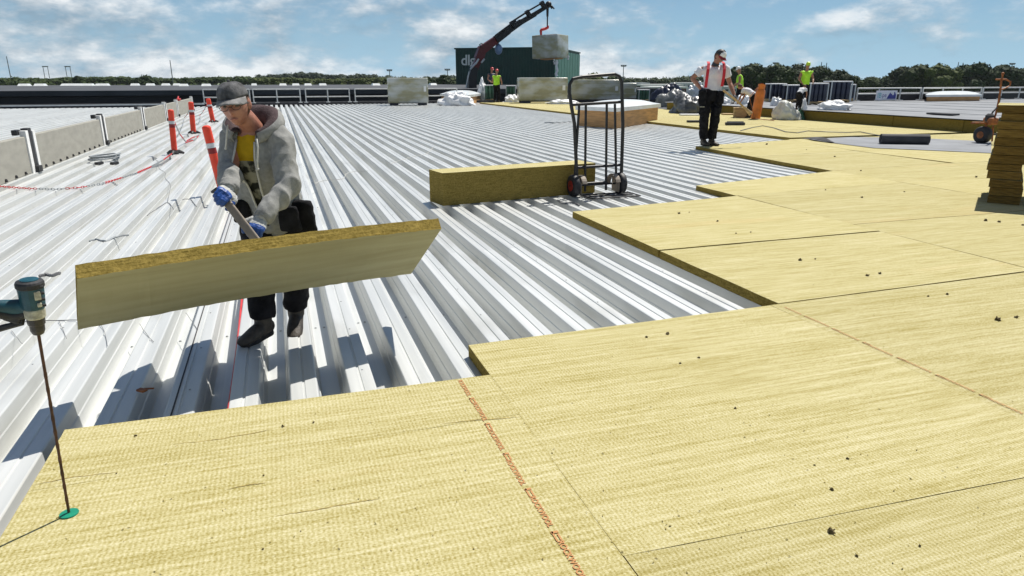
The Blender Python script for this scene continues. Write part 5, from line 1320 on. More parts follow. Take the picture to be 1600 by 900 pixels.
mb = MB(); mb.tube([Vector((-.362 - .012 * math.sin(y * 1.3), y, -.012)) for y in [2.9 + .15 * k for k in range(20)]], .008, 6)
tag(obj('marking_cord', mb, M['red'], None, (-.362, 3, 0)), 'red cord running along a deck rib past the boot of the bent man', 'cord')
# dark scrap in the shadow of the slab
p = at(222, 612, .004); mb = MB(); mb.rbox(p + Vector((0, 0, .008)), (.05, .03, .012), .004, oriented(.4)); mb.rbox(p + Vector((.03, .01, .008)), (.05, .012, .008), .003, oriented(-.1))
tag(obj('scrap', mb, M['rust'], None, p), 'small brown scrap lying in the shadow of the tilted slab', 'scrap')
mb = MB(); mb.box((-.60, 12, .003), (.006, 18, .004)); tag(obj('dark_seam', mb, M['feltd'], None, (-.6, 12, 0)), kind='structure')
# ================================================================== drill
def drill():
    b = at(108, 803, T + .002); Y = b.y
    a0 = atY(60, 521, Y); a1 = atY(45, 437, Y - .01); ax = (a1 - a0).normalized(); L_ = (a1 - a0).length
    root = thing('cordless_drill', 'teal and black cordless drill standing on a long rusty bit at the left', 'drill', b)
    mb = MB(); n = 60; pts = []; rs = []
    mb.tube([b, a0.lerp(b, .5), a0], [.0045, .0045, .005], 8)
    for ph in (0, math.pi):
        pts = []
        u = ax.orthogonal().normalized(); v = ax.cross(u)
        for k in range(n):
            t = k / (n - 1) * .8; p = b.lerp(a0, .02 + t); an = k * .55 + ph; pts.append(p + (u * math.cos(an) + v * math.sin(an)) * .0036)
        mb.tube(pts, .0019, 5)
    obj('drill_bit', mb, M['rustd'], root)
    rot = ax.to_track_quat('Z', 'Y').to_matrix()
    mb = MB(); mb.lathe(a0, [(0.0094, -.004), (0.0156, .0), (0.0203, .012), (0.0207, .03), (0.0242, .034), (0.0250, .055)], 20, rot); obj('chuck', mb, M['chuck'], root, a0, False)
    for k in range(12):
        pass
    mb = MB(); mb.lathe(a0, [(0.0261, .054), (0.0289, .058), (0.0296, .082), (0.0281, .086)], 20, rot); obj('collar', mb, M['tlabel'], root, a0, False)
    mb = MB(); mb.lathe(a0, [(0.0281, .085), (0.0320, .09), (0.0343, .12), (0.0351, L_ - .04), (0.0359, L_ - .025)], 20, rot); hs = obj('housing', mb, M['teal'], root, a0, False)
    mb = MB(); mb.lathe(a0, [(0.0355, L_ - .026), (0.0390, L_ - .022), (0.0390, L_ - .010), (0.0359, L_ - .004), (0.0234, L_)], 20, rot); obj('rear_cap', mb, M['black'], hs, a0)
    mb = MB(); mb.lathe(a0, [(0.0265, L_ - .0045), (0.0250, L_ + .002), (0.0117, L_ + .004)], 18, rot); obj('rear_disc', mb, M['teal'], hs, a0)
    toc = (Vector((0, 0, CAM_H)) - a0); toc = (toc - ax * toc.dot(ax)).normalized(); sd = ax.cross(toc)
    r2 = Matrix((sd, toc, ax)).transposed()
    for (du, z0, w_, h_, m_) in ((-.018, .135, .022, .028, 'tlabel'), (-.02, .105, .016, .014, 'tlabel')):
        mb = MB(); mb.rbox(a0 + ax * z0 + r2 @ Vector((-du * .8, .0315, 0)), (w_ * .8, .010, h_), .003, r2); obj('sticker', mb, M[m_], hs, a0)
    mb = MB()
    for k in range(4): mb.rbox(a0 + ax * (.10 + k * .02) + r2 @ Vector((.023, .026, 0)), (.02, .01, .008), .002, r2)
    obj('vent', mb, M['black'], hs, a0)
    # handle and battery to the left
    h0 = atY(30, 480, Y); h1 = atY(-45, 478, Y - .03)
    mb = MB(); mb.loft([h0 + Vector((.03, 0, 0)), h0, h0.lerp(h1, .5), h1], [(.028, .024), (.026, .022), (.021, .018), (.022, .019)], ax, n=14); obj('handle', mb, M['teal'], root, h0, True)
    mb = MB(); mb.loft([h0 + Vector((.02, 0, -.018)), h0 + Vector((-.02, 0, -.026)), h0.lerp(h1, .5) + Vector((0, 0, -.02)), h1 + Vector((0, 0, -.02))], [(.018, .020), (.018, .019), (.017, .017), (.017, .018)], ax, n=14); obj('grip', mb, M['black'], root, h0, True)
    t0 = atY(20, 496, Y); mb = MB(); mb.rbox(t0, (.05, .03, .03), .008, Matrix.Rotation(.5, 3, 'Y')); mb.tube([t0 + Vector((.03, 0, .012)), t0 + Vector((.02, 0, -.02)), t0 + Vector((-.03, 0, -.03)), t0 + Vector((-.09, 0, -.045))], .010, 6); obj('trigger', mb, M['black'], root, t0)
    bt = atY(-75, 482, Y - .04); mb = MB(); mb.rbox(bt, (.07, .085, .13), .012); obj('battery', mb, M['black'], root, bt)
    mb = MB(); mb.lathe(b, [(.028, 0), (.030, .001), (.029, .004), (.012, .006)], 22); tag(obj('green_washer', mb, M['washer'], None, b), 'round green washer under the drill bit on the yellow insulation', 'washer')
drill()
# ================================================================== people
def hand(mb, W, d, n, t, curl, k=1.0, grow=0.0):
    """palm, four unequal bent fingers and a thumb; d along the hand, n out of the palm, t towards the thumb"""
    W = Vector(W); d = Vector(d).normalized(); t = Vector(t); t = (t - d * t.dot(d)).normalized(); n_ = Vector(n); nn = d.cross(t); nn = nn if nn.dot(n_) > 0 else -nn
    g = grow
    mb.loft([W - d * .015 * k, W + d * .02 * k, W + d * .06 * k, W + d * .088 * k], [(.027 * k + g, .019 * k + g), (.034 * k + g, .017 * k + g), (.041 * k + g, .016 * k + g), (.038 * k + g, .012 * k + g)], t, n=12, sub=2)
    for i, (ln, off, r_) in enumerate(((.070, .029, .0092), (.079, .010, .0095), (.073, -.009, .0090), (.056, -.027, .0080))):
        b = W + (d * .080 + t * off) * k; cur = .25 + curl * .35 + i * .05; p = b; pts = [p]; rs = [(r_ + .0012) * k + g]
        for sgm, fr in enumerate((.45, .32, .25)):
            dr = d * math.cos(cur) + nn * math.sin(cur); p = p + dr * ln * fr * k; pts.append(p); rs.append((r_ - .0009 * (sgm + 1)) * k + g); cur += curl * (.75 if sgm == 0 else .6) + .12
        mb.tube(pts, rs, 8); mb.ball(pts[-1], rs[-1], nu=8, nv=6)
        for q, r2 in zip(pts[:-1], rs[:-1]): mb.ball(q, r2, nu=8, nv=6)
    b = W + (d * .022 + t * .030) * k; p1 = b + (d * .55 + t * .70 + nn * .25).normalized() * .040 * k; p2 = p1 + (d * .80 + t * .15 + nn * (.3 + .4 * curl)).normalized() * .032 * k; p3 = p2 + (d * .7 - t * .25 + nn * (.4 + .6 * curl)).normalized() * .026 * k
    rs = [.0145 * k + g, .0118 * k + g, .0104 * k + g, .0086 * k + g]; mb.tube([b, p1, p2, p3], rs, 8)
    for q, r2 in zip((p1, p2, p3), rs[1:]): mb.ball(q, r2, nu=8, nv=6)
def head_fn(k):
    E = math.exp
    def fn(v):
        x, y, z = v.x * .075, v.y * .096, v.z * .116
        if v.z < 0:
            q = -v.z; x *= 1 - .30 * q ** 1.4
            if y > 0: y = y * (1 - .06 * q) + .010 * q
            else: y *= 1 - .45 * q
        if v.y > .2:
            ax = abs(x)
            y += .010 * E(-((x / .010) ** 2 + ((z - .006) / .026) ** 2)) + .024 * E(-((x / .014) ** 2 + ((z + .024) / .017) ** 2))
            y -= .011 * E(-(((ax - .031) / .016) ** 2 + ((z - .006) / .013) ** 2))
            y += .006 * E(-(((ax - .028) / .022) ** 2 + ((z - .027) / .009) ** 2))
            y += .006 * E(-((x / .021) ** 2 + ((z + .060) / .010) ** 2)) - .004 * E(-((x / .024) ** 2 + ((z + .076) / .006) ** 2))
            y += .009 * E(-((x / .024) ** 2 + ((z + .098) / .015) ** 2))
            y += .004 * E(-(((ax - .043) / .018) ** 2 + ((z + .022) / .02) ** 2))
        return Vector((x, y, z)) * k
    return fn
def axes(f, roll=0.0):
    f = Vector(f).normalized(); u = Vector((0, 0, 1)); u = (u - f * u.dot(f)).normalized(); r = f.cross(u)
    if roll: u, r = u * math.cos(roll) + r * math.sin(roll), r * math.cos(roll) - u * math.sin(roll)
    return Matrix((r, f, u)).transposed()
def foot_loft(mb, A, d, k, g=0.0, pitch=0.0):
    """foot from the ankle A along d"""
    d = Vector(d).normalized(); sd = Vector((0, 0, 1)).cross(d).normalized(); z = -A[2] * 0
    up = d.cross(sd) * -1
    up = sd.cross(d) * -1 if up.z < 0 else up
    P = lambda a, h: Vector(A) + d * a * k + Vector((0, 0, 1)) * h * k
    mb.loft([P(-.065, -.045), P(-.03, -.038), P(.05, -.038), P(.12, -.052), P(.175, -.062), P(.198, -.066)], [(.028 * k + g, .030 * k + g), (.038 * k + g, .044 * k + g), (.043 * k + g, .044 * k + g), (.047 * k + g, .032 * k + g), (.040 * k + g, .024 * k + g), (.022 * k + g, .014 * k + g)], sd, n=14, sub=3)
def person(label, J, k, vox, outfit, group=None, loc=None):
    """J: joints in the world. C head centre, F facing, N neck base, SH_L/R, EL, WR, HP, KN, AN, TOE_L/R directions, hand tuples"""
    root = thing('person', label, 'person', loc or ((J['AN_L'] + J['AN_R']) / 2 - Vector((0, 0, .09 * k))), group)
    S = (J['SH_L'] - J['SH_R']).normalized(); SP = (J['HP_L'] - J['HP_R']).normalized(); pel = (J['HP_L'] + J['HP_R']) / 2; N_ = J['N']; ch = J.get('CH', pel.lerp(N_, .62)); ws = J.get('WA', pel.lerp(ch, .45))
    A = axes(J['F'], J.get('roll', 0)); C = J['C']
    J['_ch'] = ch; J['_ws'] = ws; J['_pel'] = pel; J['_A'] = A; J['_S'] = S
    b = MB()
    hk = J.get('hk', 1) * k
    b.ball(C, 1, rot=A, nu=48, nv=36, fn=head_fn(hk))
    for sg in (-1, 1): b.ball(C + A @ Vector((sg * .076, -.006, -.006)) * hk, (.010 * k, .018 * k, .031 * k), rot=A @ Matrix.Rotation(sg * .35, 3, 'Z'), nu=12, nv=10)
    b.loft([N_ - (C - N_) * .25, N_.lerp(C, .35), C + A @ Vector((0, -.025, -.05)) * k], [(.062 * k, .058 * k), (.055 * k, .055 * k), (.052 * k, .055 * k)], S, n=14)
    b.loft([pel - (ch - pel).normalized() * .07 * k, pel, ws, ch, ch.lerp(N_, .6), N_], [(.13 * k, .09 * k), (.162 * k, .115 * k), (.140 * k, .102 * k), (.165 * k, .118 * k), (.140 * k, .095 * k), (.062 * k, .058 * k)], S, n=20)
    for s_ in 'LR':
        sh, el, wr = J['SH_' + s_], J['EL_' + s_], J['WR_' + s_]
        b.loft([ch.lerp(sh, .45), sh, sh.lerp(el, .5), el, el.lerp(wr, .35), wr], [.062 * k, .058 * k, .048 * k, .041 * k, .042 * k, .028 * k], S, n=12, sub=3)
        if 'H_' + s_ in J: hand(b, *J['H_' + s_], k)
        hp, kn, an = J['HP_' + s_], J['KN_' + s_], J['AN_' + s_]
        b.loft([hp + (hp - kn).normalized() * .03 * k, hp.lerp(kn, .25), kn, kn.lerp(an, .35), an, an - Vector((0, 0, .04 * k))], [.085 * k, .082 * k, .056 * k, .058 * k, .040 * k, .038 * k], SP, n=14, sub=3)
        foot_loft(b, an, J['TOE_' + s_], k * .80)
    o = obj('body', b, outfit.get('skin', M['skin']), root); finish(o, vox, 2)
    return root
def torso_top(root, J, k, nm, mat, g, hem=.0, vox=.01, sleeves=(1.0, 1.0), wr=.006, solid=0.0, cut=None, seed=0.0, sl_r=(.073, .066, .062, .046), mats=None, mats_fn=None, neckr=.07, smooth=3, snap=None):
    S, ch, ws, pel, N_ = J['_S'], J['_ch'], J['_ws'], J['_pel'], J['N']
    ax = (ch - pel).normalized(); b = MB(); h0 = pel + ax * hem * k
    b.loft([h0, h0.lerp(ws, .6), ws.lerp(ch, .5), ch, ch.lerp(N_, .55), ch.lerp(N_, .95)], [((.160 + g) * k, (.118 + g) * k), ((.155 + g) * k, (.118 + g) * k), ((.152 + g) * k, (.115 + g) * k), ((.166 + g) * k, (.122 + g) * k), ((.145 + g) * k, (.098 + g) * k), ((neckr + g * .5) * k, (neckr - .004 + g * .5) * k)], S, n=24)
    for s_, fr in zip('LR', sleeves):
        sh, el, wr_ = J['SH_' + s_], J['EL_' + s_], J['WR_' + s_]
        pts = [ch.lerp(sh, .35), sh]; rs = [(sl_r[0] + .012) * k, sl_r[0] * k]
        if fr >= .99:
            pts += [sh.lerp(el, .5), el, el.lerp(wr_, .5), wr_]; rs += [sl_r[1] * k * 1.0, sl_r[1] * k, sl_r[2] * k, sl_r[3] * k]
        else:
            pts += [sh.lerp(el, fr * .5), sh.lerp(el, fr)]; rs += [sl_r[1] * k, sl_r[1] * 1.02 * k]
        b.loft(pts, rs, S, n=14, sub=3)
    o = obj(nm, b, mats or mat, root)
    return finish(o, vox, smooth, wr, (11.0 if snap else 9.0) / k, seed, cut, solid, mats_fn=mats_fn, snap=snap, stretch=(1, 1, .62) if snap else (1, 1, 1))
def trousers(root, J, k, mat, vox, wr=.008, g=.0, nm='trousers', bottom=.035):
    S = (J['HP_L'] - J['HP_R']).normalized(); pel = J['_pel']; ax = (J['_ch'] - pel).normalized(); b = MB()
    b.loft([pel - ax * .10 * k, pel - ax * .02 * k, pel + ax * .06 * k, pel + ax * .11 * k], [(.12 * k, .10 * k), (.178 * k, .128 * k), (.168 * k, .125 * k), (.160 * k, .118 * k)], S, n=20)
    for s_ in 'LR':
        hp, kn, an = J['HP_' + s_], J['KN_' + s_], J['AN_' + s_]
        b.loft([hp + (hp - kn).normalized() * .02 * k, hp.lerp(kn, .3), kn, kn.lerp(an, .5), an + (kn - an).normalized() * bottom * k], [(.102 + g) * k, (.100 + g) * k, (.082 + g) * k, (.076 + g) * k, (.074 + g) * k], S, n=16, sub=3)
    o = obj(nm, b, mat, root); return finish(o, vox, 2, wr * k, 9.0 / k, 5.0)
def boots(root, J, k, vox, ups=(None, None)):
    for s_ in 'LR':
        an = J['AN_' + s_]; b = MB(); foot_loft(b, an, J['TOE_' + s_], k * .98, .004)
        kn = J['KN_' + s_]; b.loft([an - Vector((0, 0, .03 * k)), an, an + (kn - an).normalized() * .10 * k], [.050 * k, .052 * k, .056 * k], (1, 0, 0), n=14)
        o = obj('boot', b, M['boot'], root); finish(o, vox, 2)
        d = Vector(J['TOE_' + s_]).normalized(); sb = MB(); zz = an - Vector((0, 0, .068 * k))
        sd = Vector((0, 0, 1)).cross(Vector((d.x, d.y, 0)).normalized())
        prof = [(-.052, .024), (-.03, .032), (.03, .034), (.11, .042), (.155, .034), (.180, .014)]
        top = [zz + d * a * k + sd * w_ * k for a, w_ in prof] + [zz + d * a * k - sd * w_ * k for a, w_ in reversed(prof)]; n = len(top)
        dn = [p - Vector((0, 0, .026 * k)) for p in top]
        sb.add(top + dn, [tuple(range(n)), tuple(range(2 * n - 1, n - 1, -1))] + [(i, n + i, n + (i + 1) % n, (i + 1) % n) for i in range(n)])
        obj('sole', sb, M['sole'], o)
def cap(root, J, k, mat, vmat, visor=True, hi=.112, brim=.075, nm='cap', front=None):
    A, C = J['_A'], J['C']; b = MB(); n = 32; vs = []; rows = 9
    for j in range(rows):
        t = j / rows * math.pi / 2
        for i in range(n):
            a = 2 * math.pi * i / n; sq = 1.0 + .015 * math.cos(6 * a)
            x, y, z = .085 * math.cos(a) * math.cos(t) ** .72 * sq, .106 * math.sin(a) * math.cos(t) ** .72 * sq - .004, .044 + hi * .74 * math.sin(t) - (.016 if math.sin(a) < -.2 else 0) * math.cos(t) * 1.5
            vs.append(C + A @ (Vector((x, y, z)) * k))
    vs.append(C + A @ (Vector((0, -.004, .044 + hi * .745)) * k))
    fs = [(j * n + i, j * n + (i + 1) % n, (j + 1) * n + (i + 1) % n, (j + 1) * n + i) for j in range(rows - 1) for i in range(n)] + [((rows - 1) * n + i, (rows - 1) * n + (i + 1) % n, len(vs) - 1) for i in range(n)] + [tuple(range(n - 1, -1, -1))]
    b.add(vs, fs); b.ball(C + A @ (Vector((0, -.004, .046 + hi * .745)) * k), .008 * k, nu=8, nv=6)
    if front:
        b.m = [1 if (A.transposed() @ (sum((b.v[i] for i in f), Vector()) / len(f) - C)).y > .035 * k else 0 for f in b.f]
    co = obj(nm, b, [mat, front] if front else mat, root, C, True)
    if not visor: return co
    v = MB(); U, W_ = 17, 6; top = []
    for j in range(W_):
        q = j / (W_ - 1)
        for i in range(U):
            a = (i / (U - 1) - .5) * 2 * R(68); x = .087 * math.sin(a) * (1 + .02 * q); y = .104 * math.cos(a) * (1) - .004 + brim * q * (math.cos(a * .9) ** .6 if abs(a) < R(67.5) else 0.05)
            z = .049 - .014 * q - .020 * math.sin(a) ** 2 * (.3 + q)
            top.append(C + A @ (Vector((x, y, z)) * k))
    m_ = len(top); bot = [p - A @ Vector((0, 0, .005 * k)) for p in top]
    idx = [(j * U + i, j * U + i + 1, (j + 1) * U + i + 1, (j + 1) * U + i) for j in range(W_ - 1) for i in range(U - 1)]
    ring = [i for i in range(U)] + [U - 1 + j * U for j in range(1, W_)] + [(W_ - 1) * U + i for i in range(U - 2, -1, -1)] + [j * U for j in range(W_ - 2, 0, -1)]
    v.add(top + bot, idx + [tuple(m_ + x for x in reversed(f)) for f in idx] + [(ring[i], m_ + ring[i], m_ + ring[(i + 1) % len(ring)], ring[(i + 1) % len(ring)]) for i in range(len(ring))])
    obj('visor', v, vmat, co, C, True)
    return co
def hair(root, J, k, mat):
    A, C = J['_A'], J['C']; b = MB(); b.ball(C + A @ (Vector((0, -.016, .008)) * k), (.080 * k, .090 * k, .105 * k), rot=A, nu=32, nv=20)
    b.v = [v + (v - C).normalized() * (.003 * k * noise.noise(v * 90 / k)) for v in b.v]
    return obj('hair', b, mat, root, C, True)
def face_bits(root, J, k, glasses=None):
    A, C = J['_A'], J['C']; P = lambda x, y, z: C + A @ (Vector((x, y, z)) * k)
    for sg in (-1, 1):
        e = MB(); e.ball(P(sg * .031, .0775, .006), (.013 * k, .010 * k, .0075 * k), rot=A, nu=12, nv=8); obj('eye', e, M['eye'], root, P(sg * .031, .078, .006), True)
        e = MB(); e.tube([P(sg * .012, .094, .026), P(sg * .028, .097, .031), P(sg * .048, .086, .027)], [.004 * k, .005 * k, .003 * k], 6); obj('eyebrow', e, M['hair'], root, P(sg * .03, .09, .03), True)
    m_ = MB(); m_.tube([P(-.024, .0905, -.063), P(-.010, .1005, -.060), P(.010, .1005, -.060), P(.024, .0905, -.063)], [.002 * k, .005 * k, .005 * k, .002 * k], 8); obj('lips', m_, M['lips'], root, P(0, .1, -.06), True)
    if glasses:
        g = MB()
        for sg in (-1, 1):
            g.tube([P(sg * .033 + .023 * math.cos(t), .106 - .10 * abs(sg * .033 + .023 * math.cos(t)) * .5, .004 + .016 * math.sin(t)) for t in [i * math.pi / 7 for i in range(14)]], .0016 * k, 5, closed=True)
            g.tube([P(sg * .056, .098, .006), P(sg * .080, .06, .008), P(sg * .082, -.004, .002)], .0018 * k, 5)
        g.tube([P(-.010, .108, .006), P(0, .112, .009), P(.010, .108, .006)], .0016 * k, 5); obj('glasses', g, glasses, root, P(0, .1, 0), True)
# ---- the man in the grey hoodie
def hoodie_man():
    k = 1.0
    J = dict(hk=.94, C=atY(367, 163, 3.99), F=(-.20, -.95, -.18), roll=.12)
    J['N'] = atY(394, 200, 4.10)
    J['SH_R'] = atY(363, 212, 4.16); J['SH_L'] = atY(437, 214, 4.05)
    J['EL_L'] = atY(450, 292, 3.90); J['WR_L'] = atY(409, 340, 3.74)
    J['EL_R'] = atY(361, 260, 4.04); J['WR_R'] = atY(357, 296, 3.84)
    J['HP_R'] = atY(404, 348, 4.36); J['HP_L'] = atY(457, 345, 4.32)
    J['KN_R'] = atY(404, 420, 4.17); J['KN_L'] = atY(463, 420, 4.22)
    J['AN_R'] = at(414, 527, 0) + Vector((0, 0, .098)); J['AN_L'] = at(465, 513, 0) + Vector((0, .03, .105))
    J['TOE_R'] = Vector((-.66, -.70, -.05)); J['TOE_L'] = Vector((-.12, -.80, -.26))
    J['CH'] = atY(400, 244, 4.16); J['WA'] = atY(420, 300, 4.28)
    barA, barB = atY(349, 309, 3.80), atY(396, 370, 3.63); bd = (barB - barA).normalized()
    # hands close round the bar
    wl = J['WR_L']; J['H_L'] = (wl, (atY(397, 364, 3.66) - wl), Vector((-.5, .6, -.3)), -bd, 1.25)
    wr = J['WR_R']; J['H_R'] = (wr, (atY(344, 308, 3.70) - wr), Vector((.2, .7, -.4)), bd, 1.15)
    root = person('man in a grey hoodie and dark cap bending over the tilted insulation slab', J, k, .0062, dict(skin=M['skin']), loc=(at(432, 522, 0)))
    P0, N0, S = J['_pel'], J['N'], J['_S']; ax = (N0 - P0); L_ = ax.length; ax.normalize(); fw = S.cross(ax); fw = fw if fw.y < 0 else -fw
    ctr = S * .016
    def cut(c, n):
        q = c - P0 - ctr; t = q.dot(ax) / L_; l = q.dot(S); d = q.dot(fw) - 0
        if t < .10: return False
        return d > .02 and abs(l) < .010 + .046 * min(1, max(0, t - .05)) ** .8 and (q - ax * q.dot(ax) - S * l).length < .22 and t < 1.2
    edge = []
    def snap(p):
        q = p - P0 - ctr; t = q.dot(ax) / L_; l = q.dot(S); wv = .010 + .046 * min(1, max(0, t - .05)) ** .8
        sg = 1 if l > 0 else -1
        if t > .12 and t < .98: p = p + S * (sg * wv - l); edge.append((sg, t, p.copy()))
        return p
    torso_top(root, J, k, 'hoodie', M['hood'], .022, snap=snap, hem=.0, vox=.0075, wr=.012, cut=cut, solid=.006, seed=3.0, neckr=.070, smooth=4, sl_r=(.066, .060, .054, .043))
    def tfn(c, n):
        q = c - P0; t = q.dot(ax) / L_
        return 1 if t < .80 else 0
    torso_top(root, J, k, 't_shirt', None, .008, hem=.02, vox=.012, sleeves=(.06, .06), sl_r=(.046, .045, .05, .04), wr=.003, mats=[M['tee_y'], M['tee_p']], mats_fn=tfn, seed=8.0, neckr=.062)
    trousers(root, J, k, M['pants'], .011)
    boots(root, J, k, .008)
    # zip edges, cords, cuffs, hem
    def front(t, l, out=.0):
        c = P0 + ctr + ax * (t * L_) + S * l
        w_ = .118 + .030 + (.006 if t > .3 else 0); w_ = w_ * (1 - .28 * max(0, t - .62) / .38)
        return c + fw * (w_ * math.sqrt(max(.05, 1 - (l / .20) ** 2)) + out)
    for sg in (-1, 1):
        E_ = sorted([(t, p) for (g_, t, p) in edge if g_ == sg], key=lambda e: e[0]); bins = []
        for b_ in range(14):
            ps = [p for (t, p) in E_ if .12 + b_ * .0615 <= t < .12 + (b_ + 1) * .0615]
            if ps: bins.append(sum(ps, Vector()) / len(ps) + fw * .003)
        if len(bins) > 2:
            z = MB(); z.tube(bins, .0058, 6); obj('zip_edge', z, M['cord'], root, N0, True)
    for (pts, sg) in (([(401, 217), (403, 232), (402, 250), (403, 264)], 0), ([(356, 195), (354, 210), (353, 226), (352.5, 232)], 1)):
        Yc = 3.86 if sg == 0 else 3.98
        z = MB(); z.tube([atY(x, y, Yc - .02 * i * 0) for i, (x, y) in enumerate(pts)], .0048, 6); z.ball(atY(*pts[-1], Yc), .007, nu=8, nv=6); obj('drawstring', z, M['cord'], root, N0, True)
    for s_ in 'LR':
        e, w_ = J['EL_' + s_], J['WR_' + s_]; d = (w_ - e).normalized(); c = MB(); c.loft([w_ - d * .045, w_ - d * .02, w_ + d * .012], [.050, .047, .043], S, n=16, sub=3); obj('cuff', c, M['hood'], root, w_, True)
    # ribbed hem
    hb = MB(); hb.loft([P0 - ax * .015, P0 + ax * .012, P0 + ax * .045], [(.178, .134), (.182, .139), (.179, .137)], S, n=28, sub=3); o = obj('hem', hb, M['hood'], root, P0); finish(o, .008, 1, .004, 16, 6.0, cut=lambda c, n: (c - P0 - ctr).dot(fw) > .02 and abs((c - P0 - ctr).dot(S)) < .012)
    # hood lying round the neck
    h = MB(); U, V = 29, 12; vs = []; bk = -fw
    prof = [(.060, -.01), (.066, .03), (.078, .065), (.098, .092), (.118, .100), (.138, .094), (.154, .074), (.162, .045), (.160, .012), (.148, -.02), (.128, -.045), (.10, -.055)]
    for i in range(U):
        a = (i / (U - 1) - .5) * 2 * R(148); bf = math.cos(a * .5) ** .9
        for j, (r_, hh) in enumerate(prof):
            rr_ = .062 + (r_ - .060) * (.50 + .70 * bf); zz = hh * (.36 + .34 * bf) - .035 * (1 - bf) + .000
            wv = 1 + .07 * noise.noise(Vector((a * 2.2, j * .35, 4)))
            vs.append(N0 + bk * .004 + (bk * math.cos(a) * .96 + S * math.sin(a) * 1.02) * rr_ * wv + (ax * .75 + Vector((0, 0, .25))) * zz * wv)
    fs = [(i * V + j, (i + 1) * V + j, (i + 1) * V + j + 1, i * V + j + 1) for i in range(U - 1) for j in range(V - 1)]
    h.add(vs, fs); h.m = [1 if (f[0] % V) < 5 else 0 for f in h.f]
    ho = obj('hood', h, [M['hood'], M['hoodin']], root, N0, True); finish(ho, 0, 0, solid=.008)
    cap(root, J, .92, M['capm'], M['capv'], brim=.064, hi=.112)
    hair(root, J, .94, M['hair']); face_bits(root, J, .94, M['blackm'])
    # gloves with fingers, blue palms and grey backs
    for s_ in 'LR':
        g = MB(); W_, d, n, t, cu = J['H_' + s_]; hand(g, W_, d, n, t, cu, 1.0, .0035)
        dd = Vector(d).normalized(); g.loft([Vector(W_) - dd * .045, Vector(W_) - dd * .01, Vector(W_) + dd * .02], [.036, .033, .032], t, n=14)
        W0 = Vector(W_)
        def gm(c, nn, W0=W0, dd=dd):
            a = (c - W0).dot(dd); return 1 if (a > .062 or (a < .004 and a > -.02)) else 0
        o = obj('glove', g, [M['gwhite'], M['blue']], root); finish(o, .0036, 1, .0012, 60, mats_fn=gm)
    # hanging holster pockets of the trousers
    for (cx, cy, Yc, w_, hh, dpt, yw) in ((473, 338, 4.16, .13, .19, .05, .25), (452, 342, 4.10, .10, .15, .035, .0), (378, 330, 4.22, .08, .13, .04, -.2)):
        c = atY(cx, cy, Yc); q = MB(); q.rbox((0, 0, 0), (w_, dpt, hh), dpt * .35, None, seg=3)
        rot = oriented(yw) @ Matrix.Rotation(.12, 3, 'X'); q.v = [c + rot @ Vector((v.x * (1 + .25 * (.5 - v.z / hh)), v.y, v.z)) for v in q.v]
        o = obj('holster_pocket', q, M['pants'], root, c); finish(o, .010, 2, .006, 14, 2.0)
    # the saw / lever in his hands
    t = MB(); rot = Matrix((bd.cross(Vector((0, 1, 0))).normalized(), bd.cross(bd.cross(Vector((0, 1, 0)))).normalized(), bd)).transposed()
    a, b_ = barA - bd * .03, barB + bd * .05
    t.rbox((a + b_) / 2, (.042, .018, (b_ - a).length), .006, rot)
    tl = tag(obj('wooden_lever', t, M['saw'], None, a), 'worn grey wooden lever held in both gloved hands above the tilted slab', 'tool')
hoodie_man()
